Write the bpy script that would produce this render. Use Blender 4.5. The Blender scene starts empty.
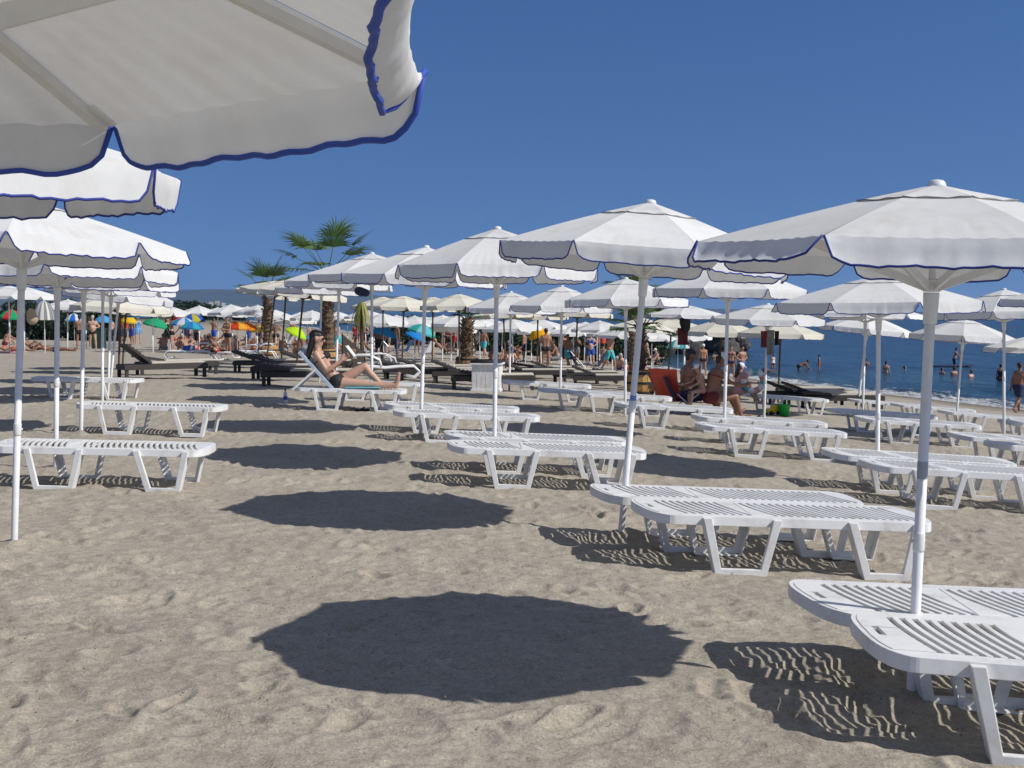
import bpy, bmesh, math, random
import numpy as np
from mathutils import Vector, Matrix, Euler
R = math.radians
rnd = random.Random(7)
scene = bpy.context.scene
COL = scene.collection

# ------------------------------------------------------------------ camera model
F, CX, CY, YH, H = 1250.0, 512.0, 384.0, 311.0, 1.65
PITCH = math.atan((CY - YH) / F)
ALPHA = R(15.6)
CA, SA = math.cos(ALPHA), math.sin(ALPHA)
cam_d = bpy.data.cameras.new("camera")
cam = bpy.data.objects.new("camera", cam_d); COL.objects.link(cam)
cam_d.sensor_width = 36; cam_d.lens = F / 1024 * 36
cam_d.clip_start = 0.05; cam_d.clip_end = 40000
cam.location = (0, 0, H); cam.rotation_euler = (math.pi / 2 - PITCH, 0, 0)
scene.camera = cam

def ray(px, py):
    x, y = (px - CX) / F, (CY - py) / F
    cp, sp = math.cos(PITCH), math.sin(PITCH)
    d = Vector((x, cp + y * sp, -sp + y * cp))
    return d / d.y
def atY(px, py, Y):
    d = ray(px, py)
    return Vector((d.x * Y, Y, H + d.z * Y))
KN_U = np.array([-400, -60, -10, -1, 3, 4.6, 8, 12.9, 16, 21, 26, 33.5, 42, 120, 3000.])
KN_Z = np.array([1.0, .7, .36, .20, .09, .02, -.17, -.48, -.78, -1.2, -1.68, -2.34, -3.3, -9, -30.])
def smooth_knots():
    us = np.arange(-80, 130, .25); zs = np.interp(us, KN_U, KN_Z)
    k = np.hanning(15); k /= k.sum()
    zz = np.convolve(np.pad(zs, 7, mode='edge'), k, mode='valid')
    return us, zz
SU, SZ = smooth_knots()
def Gn(X, Y):
    X = np.asarray(X, float); Y = np.asarray(Y, float)
    u = X * CA + Y * SA
    z = np.where((u > -79) & (u < 129), np.interp(u, SU, SZ), np.interp(u, KN_U, KN_Z))
    w = -np.clip((Y - 25) * .014, 0, .6)
    f = np.clip((20 - u) / 15, 0, 1)
    return z + w * f
def G(x, y): return float(Gn(x, y))
SEA = -2.34
def hit(px, py, off=0.0):
    d = ray(px, py); lo, hi = 1.0, 400.0
    for _ in range(60):
        m = (lo + hi) / 2
        if H + d.z * m > G(d.x * m, m) + off: lo = m
        else: hi = m
    return Vector((d.x * lo, lo, G(d.x * lo, lo)))
def gY(px, Y):
    x = (px - CX) / F * Y * 1.0
    return Vector((x, Y, G(x, Y)))

# ------------------------------------------------------------------ object helpers
def tag(o, label, cat, group=None, kind=None):
    if label: o["label"] = label
    if cat: o["category"] = cat
    if group: o["group"] = group
    if kind: o["kind"] = kind
    return o
def link(name, data, parent=None):
    o = bpy.data.objects.new(name, data); COL.objects.link(o)
    if parent: o.parent = parent
    return o
def thing(name, label, cat, loc=(0, 0, 0), rz=0.0, group=None, rot=None, scale=None):
    o = link(name, None); o.empty_display_size = .1
    o.location = loc; o.rotation_euler = rot if rot else (0, 0, rz)
    if scale: o.scale = (scale, scale, scale) if not hasattr(scale, '__len__') else scale
    return tag(o, label, cat, group)
def struct(name, mesh):
    o = link(name, mesh); o["kind"] = "structure"; return o
def omat(o, m):
    o.material_slots[0].link = 'OBJECT'; o.material_slots[0].material = m

class MB:
    def __init__(s): s.v = []; s.f = []; s.mi = []; s.cur = 0
    def add(s, vs, fs):
        b = len(s.v); s.v.extend([tuple(v) for v in vs])
        for f in fs: s.f.append(tuple(b + i for i in f)); s.mi.append(s.cur)
    def box(s, c, d, rot=None):
        hx, hy, hz = d[0] / 2, d[1] / 2, d[2] / 2
        vs = [Vector((x, y, z)) for x in (-hx, hx) for y in (-hy, hy) for z in (-hz, hz)]
        if rot is not None: vs = [rot @ v for v in vs]
        vs = [v + Vector(c) for v in vs]
        s.add(vs, [(0, 1, 3, 2), (4, 6, 7, 5), (0, 4, 5, 1), (2, 3, 7, 6), (0, 2, 6, 4), (1, 5, 7, 3)])
    def beam(s, a, b, w, h=None, up=Vector((0, 0, 1))):
        a, b = Vector(a), Vector(b); h = h or w
        d = (b - a); L = d.length; d.normalize()
        sx = d.cross(up)
        if sx.length < 1e-4: sx = d.cross(Vector((1, 0, 0)))
        sx.normalize(); sz = sx.cross(d)
        rot = Matrix((sx, d, sz)).transposed()
        s.box((a + b) / 2, (w, L, h), rot)
    def tube(s, pts, rad, n=8, cap=True):
        pts = [Vector(p) for p in pts]
        if not hasattr(rad, '__len__'): rad = [rad] * len(pts)
        prev = None; vs = []
        for i, p in enumerate(pts):
            d = (pts[min(i + 1, len(pts) - 1)] - pts[max(i - 1, 0)]).normalized()
            if prev is None:
                a = d.cross(Vector((0, 0, 1)))
                if a.length < 1e-3: a = d.cross(Vector((1, 0, 0)))
            else: a = prev - d * prev.dot(d)
            a.normalize(); b = d.cross(a); prev = a
            for k in range(n):
                t = 2 * math.pi * k / n
                vs.append(p + (a * math.cos(t) + b * math.sin(t)) * rad[i])
        fs = []
        for i in range(len(pts) - 1):
            for k in range(n):
                k2 = (k + 1) % n
                fs.append((i * n + k, i * n + k2, (i + 1) * n + k2, (i + 1) * n + k))
        if cap:
            fs.append(tuple(reversed(range(n)))); fs.append(tuple(range((len(pts) - 1) * n, len(pts) * n)))
        s.add(vs, fs)
    def lathe(s, prof, n=16, c=(0, 0, 0), capb=True, capt=True):
        c = Vector(c); vs = []
        for r, z in prof:
            for k in range(n):
                t = 2 * math.pi * k / n
                vs.append(c + Vector((r * math.cos(t), r * math.sin(t), z)))
        fs = []
        for i in range(len(prof) - 1):
            for k in range(n):
                k2 = (k + 1) % n
                fs.append((i * n + k, i * n + k2, (i + 1) * n + k2, (i + 1) * n + k))
        if capb: fs.append(tuple(reversed(range(n))))
        if capt: fs.append(tuple(range((len(prof) - 1) * n, len(prof) * n)))
        s.add(vs, fs)
    def cap(s, a, ra, b, rb, n=10):                       # tapered capsule
        a, b = Vector(a), Vector(b); d = b - a
        if d.length < 1e-5: d = Vector((0, 0, 1e-4)); b = a + d
        d.normalize(); pts = []; rr = []
        for t in (-1, -.87, -.5, 0):
            pts.append(a + d * ra * t); rr.append(max(ra * math.sqrt(max(0, 1 - t * t)), ra * .02))
        for t in (0, .5, .87, 1):
            pts.append(b + d * rb * t); rr.append(max(rb * math.sqrt(max(0, 1 - t * t)), rb * .02))
        s.tube(pts, rr, n)
    def mesh(s, name, mats, smooth=False, bevel=0):
        me = bpy.data.meshes.new(name); me.from_pydata(s.v, [], s.f)
        if not hasattr(mats, '__len__'): mats = [mats]
        for m in mats: me.materials.append(m)
        if len(mats) > 1: me.polygons.foreach_set('material_index', s.mi)
        if bevel:
            bm = bmesh.new(); bm.from_mesh(me)
            bmesh.ops.remove_doubles(bm, verts=bm.verts, dist=1e-5)
            es = [e for e in bm.edges if len(e.link_faces) == 2 and e.calc_face_angle(0) > .6]
            bmesh.ops.bevel(bm, geom=es, offset=bevel, segments=2, affect='EDGES', profile=.5, clamp_overlap=True)
            bm.to_mesh(me); bm.free()
        if smooth: me.shade_smooth()
        me.update()
        return me

def inst(root, parts):
    """parts: list of (name, mesh, parent index or None[, loc, rot])"""
    made = []
    for p in parts:
        par = root if p[2] is None else made[p[2]]
        o = link(p[0], p[1], par)
        if len(p) > 3 and p[3]: o.location = p[3]
        if len(p) > 4 and p[4]: o.rotation_euler = p[4]
        made.append(o)
    return made

# ------------------------------------------------------------------ materials
def nt(name):
    m = bpy.data.materials.new(name); m.use_nodes = True
    t = m.node_tree; t.nodes.clear()
    return m, t
def N(t, typ, **kw):
    n = t.nodes.new(typ)
    for k, v in kw.items():
        if k in n.inputs: n.inputs[k].default_value = v
        else: setattr(n, k, v)
    return n
def rgba(c): return (c[0], c[1], c[2], 1)
def noise(t, scale, detail=4, rough=.55, vec=None, dim=None):
    n = N(t, 'ShaderNodeTexNoise'); n.inputs['Scale'].default_value = scale
    n.inputs['Detail'].default_value = detail; n.inputs['Roughness'].default_value = rough
    if vec: t.links.new(vec, n.inputs['Vector'])
    return n
def ramp(t, src, stops):
    r = N(t, 'ShaderNodeValToRGB'); e = r.color_ramp.elements
    while len(e) < len(stops): e.new(.5)
    for i, (p, c) in enumerate(stops): e[i].position = p; e[i].color = rgba(c) if hasattr(c, '__len__') else (c, c, c, 1)
    t.links.new(src, r.inputs[0]); return r
def simple(name, col, rough=.6, var=.12, scale=8, metal=0, bump=0, bscale=60, spec=.5):
    m, t = nt(name); L = t.links.new
    tc = N(t, 'ShaderNodeTexCoord')
    nz = noise(t, scale, 5, .6, tc.outputs['Object'])
    lo = [c * (1 - var) for c in col]; hi = [min(1, c * (1 + var)) for c in col]
    rp = ramp(t, nz.outputs['Fac'], [(.3, lo), (.7, hi)])
    b = N(t, 'ShaderNodeBsdfPrincipled'); L(rp.outputs[0], b.inputs['Base Color'])
    b.inputs['Roughness'].default_value = rough; b.inputs['Metallic'].default_value = metal
    b.inputs['Specular IOR Level'].default_value = spec
    if bump:
        n2 = noise(t, bscale, 3, .6, tc.outputs['Object'])
        bp = N(t, 'ShaderNodeBump'); bp.inputs['Strength'].default_value = bump; bp.inputs['Distance'].default_value = .01
        L(n2.outputs['Fac'], bp.inputs['Height']); L(bp.outputs[0], b.inputs['Normal'])
    o = N(t, 'ShaderNodeOutputMaterial'); L(b.outputs[0], o.inputs[0])
    return m
def cloth(name, col, trans=.15, var=.05):
    m, t = nt(name); L = t.links.new
    tc = N(t, 'ShaderNodeTexCoord')
    oi = N(t, 'ShaderNodeObjectInfo'); sv = N(t, 'ShaderNodeVectorMath', operation='ADD'); mv = N(t, 'ShaderNodeMath', operation='MULTIPLY'); L(oi.outputs['Random'], mv.inputs[0]); mv.inputs[1].default_value = 50
    L(tc.outputs['Object'], sv.inputs[0]); L(mv.outputs[0], sv.inputs[1])
    nz = noise(t, 3.2, 6, .7, sv.outputs[0])
    rp0 = ramp(t, nz.outputs['Fac'], [(.28, [c * (1 - var * 2.4) * (1 - .025 * i) for i, c in enumerate(col)]), (.52, col)])
    rv = N(t, 'ShaderNodeMapRange'); L(oi.outputs['Random'], rv.inputs[0]); rv.inputs[3].default_value = .90; rv.inputs[4].default_value = 1.02
    rp = N(t, 'ShaderNodeVectorMath', operation='SCALE'); L(rp0.outputs[0], rp.inputs[0]); L(rv.outputs[0], rp.inputs['Scale'])
    d = N(t, 'ShaderNodeBsdfDiffuse'); tr = N(t, 'ShaderNodeBsdfTranslucent')
    L(rp.outputs[0], d.inputs[0]); L(rp.outputs[0], tr.inputs[0])
    n2 = noise(t, 14, 4, .6, tc.outputs['Object']); n3 = noise(t, 420, 2, .5, tc.outputs['Object'])
    ad = N(t, 'ShaderNodeMath', operation='MULTIPLY_ADD'); L(n3.outputs['Fac'], ad.inputs[0]); ad.inputs[1].default_value = .06; L(n2.outputs['Fac'], ad.inputs[2])
    bp = N(t, 'ShaderNodeBump'); bp.inputs['Strength'].default_value = .18; bp.inputs['Distance'].default_value = .010
    L(ad.outputs[0], bp.inputs['Height']); L(bp.outputs[0], d.inputs['Normal'])
    mx = N(t, 'ShaderNodeMixShader'); mx.inputs[0].default_value = trans
    L(d.outputs[0], mx.inputs[1]); L(tr.outputs[0], mx.inputs[2])
    o = N(t, 'ShaderNodeOutputMaterial'); L(mx.outputs[0], o.inputs[0])
    return m
def stripes(name, cols, n, rough=.8):
    """radial sectors of alternating colours (for beach parasols)"""
    m, t = nt(name); L = t.links.new
    tc = N(t, 'ShaderNodeTexCoord'); sx = N(t, 'ShaderNodeSeparateXYZ'); L(tc.outputs['Object'], sx.inputs[0])
    at = N(t, 'ShaderNodeMath', operation='ARCTAN2'); L(sx.outputs[1], at.inputs[0]); L(sx.outputs[0], at.inputs[1])
    mu = N(t, 'ShaderNodeMath', operation='MULTIPLY_ADD'); L(at.outputs[0], mu.inputs[0]); mu.inputs[1].default_value = n / (2 * math.pi); mu.inputs[2].default_value = n * 2
    md = N(t, 'ShaderNodeMath', operation='MODULO'); L(mu.outputs[0], md.inputs[0]); md.inputs[1].default_value = len(cols)
    dv = N(t, 'ShaderNodeMath', operation='DIVIDE'); L(md.outputs[0], dv.inputs[0]); dv.inputs[1].default_value = len(cols)
    rp = ramp(t, dv.outputs[0], [(i / len(cols), c) for i, c in enumerate(cols)]); rp.color_ramp.interpolation = 'CONSTANT'
    b = N(t, 'ShaderNodeBsdfDiffuse'); tr = N(t, 'ShaderNodeBsdfTranslucent'); L(rp.outputs[0], b.inputs[0]); L(rp.outputs[0], tr.inputs[0])
    mx = N(t, 'ShaderNodeMixShader'); mx.inputs[0].default_value = .25; L(b.outputs[0], mx.inputs[1]); L(tr.outputs[0], mx.inputs[2])
    o = N(t, 'ShaderNodeOutputMaterial'); L(mx.outputs[0], o.inputs[0])
    return m

M = {}
M['canvas'] = cloth('white_canvas', (.80, .80, .785), .20)
M['cream'] = cloth('cream_canvas', (.74, .71, .60), .12)
M['piping'] = simple('blue_piping', (.03, .06, .32), .7)
M['pipegrey'] = simple('grey_piping', (.25, .24, .22), .7)
M['pole'] = simple('white_painted_pole', (.79, .79, .79), .38, .05, 20)
M['hub'] = simple('white_plastic_hub', (.72, .72, .71), .4, .05, 20)
M['woodpole'] = simple('dark_wood_pole', (.10, .065, .04), .6, .3, 30)
M['wood'] = simple('brown_wood', (.22, .13, .06), .7, .3, 20, bump=.3)
M['lightwood'] = simple('ochre_wood', (.45, .25, .08), .7, .25, 15)
M['wicker'] = simple('dark_wicker', (.045, .038, .034), .65, .4, 60, bump=.8, bscale=120)
M['cushion'] = cloth('cream_cushion', (.56, .52, .44), .0)
M['hair'] = simple('dark_hair', (.018, .012, .010), .5, .3, 40)
M['hairgrey'] = simple('grey_hair', (.42, .40, .38), .6, .2, 40)
M['hairbrown'] = simple('brown_hair', (.09, .045, .02), .5, .3, 40)
M['hairred'] = simple('reddish_hair', (.16, .035, .02), .5, .3, 40)
M['skin1'] = simple('fair_skin', (.50, .30, .215), .5, .07, 14)
M['skin2'] = simple('tanned_skin', (.36, .185, .115), .5, .09, 14)
M['skin3'] = simple('dark_tanned_skin', (.24, .115, .07), .5, .09, 14)
def cc(name, c, r=.75): M[name] = simple(name, c, r, .12, 20)
M['piping'] = simple('blue_piping', (.018, .035, .24), .7)
cc('black_cloth', (.012, .012, .014)); cc('blue_cloth', (.03, .09, .42)); cc('navy_cloth', (.015, .02, .07)); cc('red_cloth', (.48, .03, .02))
cc('coral_towel', (.62, .085, .045)); cc('green_cloth', (.02, .06, .045)); cc('white_cloth', (.75, .75, .74)); cc('teal_cloth', (.05, .42, .45))
cc('grey_cloth', (.2, .2, .2)); cc('beige_cloth', (.38, .30, .20)); cc('yellow_plastic', (.75, .55, .02), .4); cc('green_plastic', (.02, .42, .06), .4)
cc('maroon_cloth', (.13, .015, .02)); cc('aqua_towel', (.12, .45, .55)); cc('orange_cloth', (.8, .28, .02)); cc('sky_cloth', (.08, .32, .66)); cc('pink_cloth', (.62, .30, .30))
cc('light_blue_back', (.42, .52, .62)); cc('lime_cloth', (.55, .8, .03)); cc('bin_green', (.015, .05, .03), .5)
M['steel'] = simple('grey_steel', (.45, .45, .45), .35, .05, 20, .9)
M['paper'] = simple('paper', (.65, .65, .62), .8)
M['rock'] = simple('dark_rock', (.07, .066, .06), .9, .5, 1.5, bump=1, bscale=5)
M['bluelabel'] = simple('blue_label', (.12, .25, .55), .5)
M['greylabel'] = simple('grey_label', (.33, .35, .38), .5)
M['water_bottle'] = simple('clear_bottle', (.55, .62, .68), .15)

def plastic():
    m, t = nt('white_plastic'); L = t.links.new
    tc = N(t, 'ShaderNodeTexCoord')
    oi = N(t, 'ShaderNodeObjectInfo'); mv = N(t, 'ShaderNodeMath', operation='MULTIPLY'); L(oi.outputs['Random'], mv.inputs[0]); mv.inputs[1].default_value = 40
    sv = N(t, 'ShaderNodeVectorMath', operation='ADD'); L(tc.outputs['Object'], sv.inputs[0]); L(mv.outputs[0], sv.inputs[1])
    a = noise(t, 4, 7, .72, sv.outputs[0]); b_ = noise(t, 30, 5, .7, sv.outputs[0])
    r1 = ramp(t, a.outputs['Fac'], [(.32, (.60, .58, .54)), (.48, (.76, .755, .74)), (.62, (.80, .80, .79))])
    r2 = ramp(t, b_.outputs['Fac'], [(.24, (.55, .53, .50)), (.38, (1, 1, 1))])
    mx = N(t, 'ShaderNodeMix', data_type='RGBA', blend_type='MULTIPLY'); mx.inputs[0].default_value = .5
    L(r1.outputs[0], mx.inputs[6]); L(r2.outputs[0], mx.inputs[7])
    b = N(t, 'ShaderNodeBsdfPrincipled'); L(mx.outputs[2], b.inputs['Base Color'])
    b.inputs['Roughness'].default_value = .42
    bp = N(t, 'ShaderNodeBump'); bp.inputs['Strength'].default_value = .12; bp.inputs['Distance'].default_value = .004
    L(b_.outputs['Fac'], bp.inputs['Height']); L(bp.outputs[0], b.inputs['Normal'])
    o = N(t, 'ShaderNodeOutputMaterial'); L(b.outputs[0], o.inputs[0]); return m
M['plastic'] = plastic()

def leafmat(name, c1, c2):
    m, t = nt(name); L = t.links.new
    gi = N(t, 'ShaderNodeNewGeometry'); rp = ramp(t, gi.outputs['Random Per Island'], [(0, c1), (1, c2)])
    d = N(t, 'ShaderNodeBsdfPrincipled'); L(rp.outputs[0], d.inputs['Base Color']); d.inputs['Roughness'].default_value = .55
    tr = N(t, 'ShaderNodeBsdfTranslucent'); L(rp.outputs[0], tr.inputs[0])
    mx = N(t, 'ShaderNodeMixShader'); mx.inputs[0].default_value = .25; L(d.outputs[0], mx.inputs[1]); L(tr.outputs[0], mx.inputs[2])
    o = N(t, 'ShaderNodeOutputMaterial'); L(mx.outputs[0], o.inputs[0]); return m
M['palm'] = leafmat('palm_leaf', (.045, .095, .022), (.12, .20, .055))
M['drypalm'] = leafmat('dry_palm_leaf', (.22, .25, .05), (.40, .36, .12))
M['hedge'] = leafmat('hedge_leaf', (.012, .03, .010), (.035, .06, .02))
M['trunk'] = simple('palm_trunk', (.13, .085, .05), .9, .5, 14, bump=1, bscale=25)

def sand_mat():
    m, t = nt('beach_sand'); L = t.links.new
    tc = N(t, 'ShaderNodeTexCoord'); pos = tc.outputs['Object']
    big = noise(t, .9, 4, .6, pos); mid = noise(t, 9, 5, .65, pos); grain = noise(t, 120, 4, .8, pos); fine = noise(t, 520, 1, .5, pos)
    c1 = ramp(t, mid.outputs['Fac'], [(.25, (.36, .322, .263)), (.75, (.48, .437, .365))])
    c2 = ramp(t, grain.outputs['Fac'], [(.30, (.34, .32, .31)), (.42, (.86, .85, .84)), (.56, (1.02, 1.02, 1.02)), (.70, (1.45, 1.43, 1.38))])
    g2 = noise(t, 62, 3, .7, pos); c5 = ramp(t, g2.outputs['Fac'], [(.28, (.50, .49, .48)), (.40, (.90, .90, .90)), (.55, (1, 1, 1)), (.68, (1.18, 1.17, 1.15)), (.78, (1.5, 1.48, 1.42))])
    spk = noise(t, 22, 6, .78, pos); c4 = ramp(t, spk.outputs['Fac'], [(.30, (.62, .61, .61)), (.46, (.98, .98, .98)), (.62, (1.04, 1.04, 1.03)), (.74, (1.2, 1.19, 1.16))])
    m0 = N(t, 'ShaderNodeMix', data_type='RGBA', blend_type='MULTIPLY'); m0.inputs[0].default_value = 1; L(c1.outputs[0], m0.inputs[6]); L(c4.outputs[0], m0.inputs[7])
    m1 = N(t, 'ShaderNodeMix', data_type='RGBA', blend_type='MULTIPLY'); m1.inputs[0].default_value = .9
    mg = N(t, 'ShaderNodeMix', data_type='RGBA', blend_type='MULTIPLY'); mg.inputs[0].default_value = .8; L(m0.outputs[2], mg.inputs[6]); L(c5.outputs[0], mg.inputs[7])
    L(mg.outputs[2], m1.inputs[6]); L(c2.outputs[0], m1.inputs[7])
    c3 = ramp(t, big.outputs['Fac'], [(.3, (.88, .87, .86)), (.7, (1.06, 1.05, 1.03))])
    m2 = N(t, 'ShaderNodeMix', data_type='RGBA', blend_type='MULTIPLY'); m2.inputs[0].default_value = 1
    L(m1.outputs[2], m2.inputs[6]); L(c3.outputs[0], m2.inputs[7])
    # shell flecks
    vo = N(t, 'ShaderNodeTexVoronoi'); vo.inputs['Scale'].default_value = 26; L(pos, vo.inputs['Vector'])
    fl = ramp(t, vo.outputs['Distance'], [(.035, 1.0), (.06, 0.0)])
    wn = N(t, 'ShaderNodeSeparateColor'); L(vo.outputs['Color'], wn.inputs[0])
    gt = N(t, 'ShaderNodeMath', operation='GREATER_THAN'); L(wn.outputs[0], gt.inputs[0]); gt.inputs[1].default_value = .90
    mu = N(t, 'ShaderNodeMath', operation='MULTIPLY'); L(fl.outputs[0], mu.inputs[0]); L(gt.outputs[0], mu.inputs[1])
    m3 = N(t, 'ShaderNodeMix', data_type='RGBA'); L(mu.outputs[0], m3.inputs[0]); L(m2.outputs[2], m3.inputs[6]); m3.inputs[7].default_value = (.72, .69, .62, 1)
    # wet sand near the sea
    vd = N(t, 'ShaderNodeVectorMath', operation='DOT_PRODUCT'); L(pos, vd.inputs[0]); vd.inputs[1].default_value = (CA, SA, 0)
    nw = noise(t, .35, 3, .5, pos)
    au = N(t, 'ShaderNodeMath', operation='MULTIPLY_ADD'); L(nw.outputs['Fac'], au.inputs[0]); au.inputs[1].default_value = 4; L(vd.outputs['Value'], au.inputs[2])
    mr = N(t, 'ShaderNodeMapRange'); L(au.outputs[0], mr.inputs[0]); mr.inputs[1].default_value = 30.5; mr.inputs[2].default_value = 34
    m4 = N(t, 'ShaderNodeMix', data_type='RGBA'); L(mr.outputs[0], m4.inputs[0]); L(m3.outputs[2], m4.inputs[6]); m4.inputs[7].default_value = (.17, .14, .11, 1)
    # scrub land far away
    sx = N(t, 'ShaderNodeSeparateXYZ'); L(pos, sx.inputs[0])
    mr2 = N(t, 'ShaderNodeMapRange'); L(sx.outputs[1], mr2.inputs[0]); mr2.inputs[1].default_value = 170; mr2.inputs[2].default_value = 330
    m5 = N(t, 'ShaderNodeMix', data_type='RGBA'); L(mr2.outputs[0], m5.inputs[0]); L(m4.outputs[2], m5.inputs[6]); m5.inputs[7].default_value = (.07, .075, .04, 1)
    b = N(t, 'ShaderNodeBsdfPrincipled'); L(m5.outputs[2], b.inputs['Base Color'])
    b.inputs['Roughness'].default_value = .92; b.inputs['Specular IOR Level'].default_value = .25
    bm_ = noise(t, 45, 5, .7, pos)
    ad = N(t, 'ShaderNodeMath', operation='MULTIPLY_ADD'); L(grain.outputs['Fac'], ad.inputs[0]); ad.inputs[1].default_value = .30; L(bm_.outputs['Fac'], ad.inputs[2])
    bp = N(t, 'ShaderNodeBump'); bp.inputs['Strength'].default_value = .8; bp.inputs['Distance'].default_value = .013
    L(ad.outputs[0], bp.inputs['Height']); L(bp.outputs[0], b.inputs['Normal'])
    o = N(t, 'ShaderNodeOutputMaterial'); L(b.outputs[0], o.inputs[0]); return m

def sea_mat():
    m, t = nt('sea_water'); L = t.links.new
    tc = N(t, 'ShaderNodeTexCoord'); pos = tc.outputs['Object']
    vd = N(t, 'ShaderNodeVectorMath', operation='DOT_PRODUCT'); L(pos, vd.inputs[0]); vd.inputs[1].default_value = (CA, SA, 0)
    mr = N(t, 'ShaderNodeMapRange'); L(vd.outputs['Value'], mr.inputs[0]); mr.inputs[1].default_value = 33; mr.inputs[2].default_value = 110
    cr = ramp(t, mr.outputs[0], [(0, (.07, .11, .125)), (.06, (.022, .075, .115)), (.25, (.010, .052, .098)), (1, (.006, .036, .080))])
    mp = N(t, 'ShaderNodeMapping'); mp.inputs['Rotation'].default_value = (0, 0, -ALPHA); mp.inputs['Scale'].default_value = (1.0, .35, 1); L(pos, mp.inputs[0])
    n1 = noise(t, .30, 7, .66, mp.outputs[0]); n2 = noise(t, 2.6, 5, .65, mp.outputs[0])
    ad = N(t, 'ShaderNodeMath', operation='MULTIPLY_ADD'); L(n2.outputs['Fac'], ad.inputs[0]); ad.inputs[1].default_value = .35; L(n1.outputs['Fac'], ad.inputs[2])
    bp = N(t, 'ShaderNodeBump'); bp.inputs['Strength'].default_value = 1; bp.inputs['Distance'].default_value = 2.2; L(ad.outputs[0], bp.inputs['Height'])
    # foam: broken white water where the swell reaches the beach
    nf = noise(t, 1.4, 6, .7, mp.outputs[0]); ns = noise(t, .16, 3, .5, mp.outputs[0])
    uo = N(t, 'ShaderNodeMath', operation='MULTIPLY_ADD'); L(ns.outputs['Fac'], uo.inputs[0]); uo.inputs[1].default_value = 5; L(vd.outputs['Value'], uo.inputs[2])
    fr = N(t, 'ShaderNodeMapRange'); L(uo.outputs[0], fr.inputs[0]); fr.inputs[1].default_value = 36.2; fr.inputs[2].default_value = 40.5; fr.inputs[3].default_value = 1; fr.inputs[4].default_value = 0
    fa = N(t, 'ShaderNodeMath', operation='MULTIPLY_ADD'); L(fr.outputs[0], fa.inputs[0]); fa.inputs[1].default_value = .50; L(nf.outputs['Fac'], fa.inputs[2])
    ff = ramp(t, fa.outputs[0], [(.74, 0.0), (.86, 1.0)])
    cap = noise(t, .33, 8, .75, mp.outputs[0]); cf = ramp(t, cap.outputs['Fac'], [(.735, 0.0), (.77, .7)])
    mxf = N(t, 'ShaderNodeMath', operation='MAXIMUM'); L(ff.outputs[0], mxf.inputs[0]); L(cf.outputs[0], mxf.inputs[1])
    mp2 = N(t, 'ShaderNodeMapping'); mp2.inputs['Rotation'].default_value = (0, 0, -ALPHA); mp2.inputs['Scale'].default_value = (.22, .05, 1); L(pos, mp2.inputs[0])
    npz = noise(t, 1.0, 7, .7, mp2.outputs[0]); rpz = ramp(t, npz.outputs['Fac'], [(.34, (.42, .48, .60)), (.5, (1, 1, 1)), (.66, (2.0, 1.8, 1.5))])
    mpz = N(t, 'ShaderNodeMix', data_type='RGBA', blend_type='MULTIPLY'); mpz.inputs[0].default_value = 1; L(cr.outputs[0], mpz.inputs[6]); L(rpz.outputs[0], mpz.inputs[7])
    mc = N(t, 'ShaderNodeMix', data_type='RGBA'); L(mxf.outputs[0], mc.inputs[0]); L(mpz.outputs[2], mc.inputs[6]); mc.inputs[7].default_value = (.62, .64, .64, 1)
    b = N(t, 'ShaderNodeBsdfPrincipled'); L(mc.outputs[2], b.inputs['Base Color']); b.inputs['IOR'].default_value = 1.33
    rr = N(t, 'ShaderNodeMapRange'); L(mxf.outputs[0], rr.inputs[0]); rr.inputs[3].default_value = .16; rr.inputs[4].default_value = .8; L(rr.outputs[0], b.inputs['Roughness'])
    L(bp.outputs[0], b.inputs['Normal'])
    o = N(t, 'ShaderNodeOutputMaterial'); L(b.outputs[0], o.inputs[0]); return m

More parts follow.
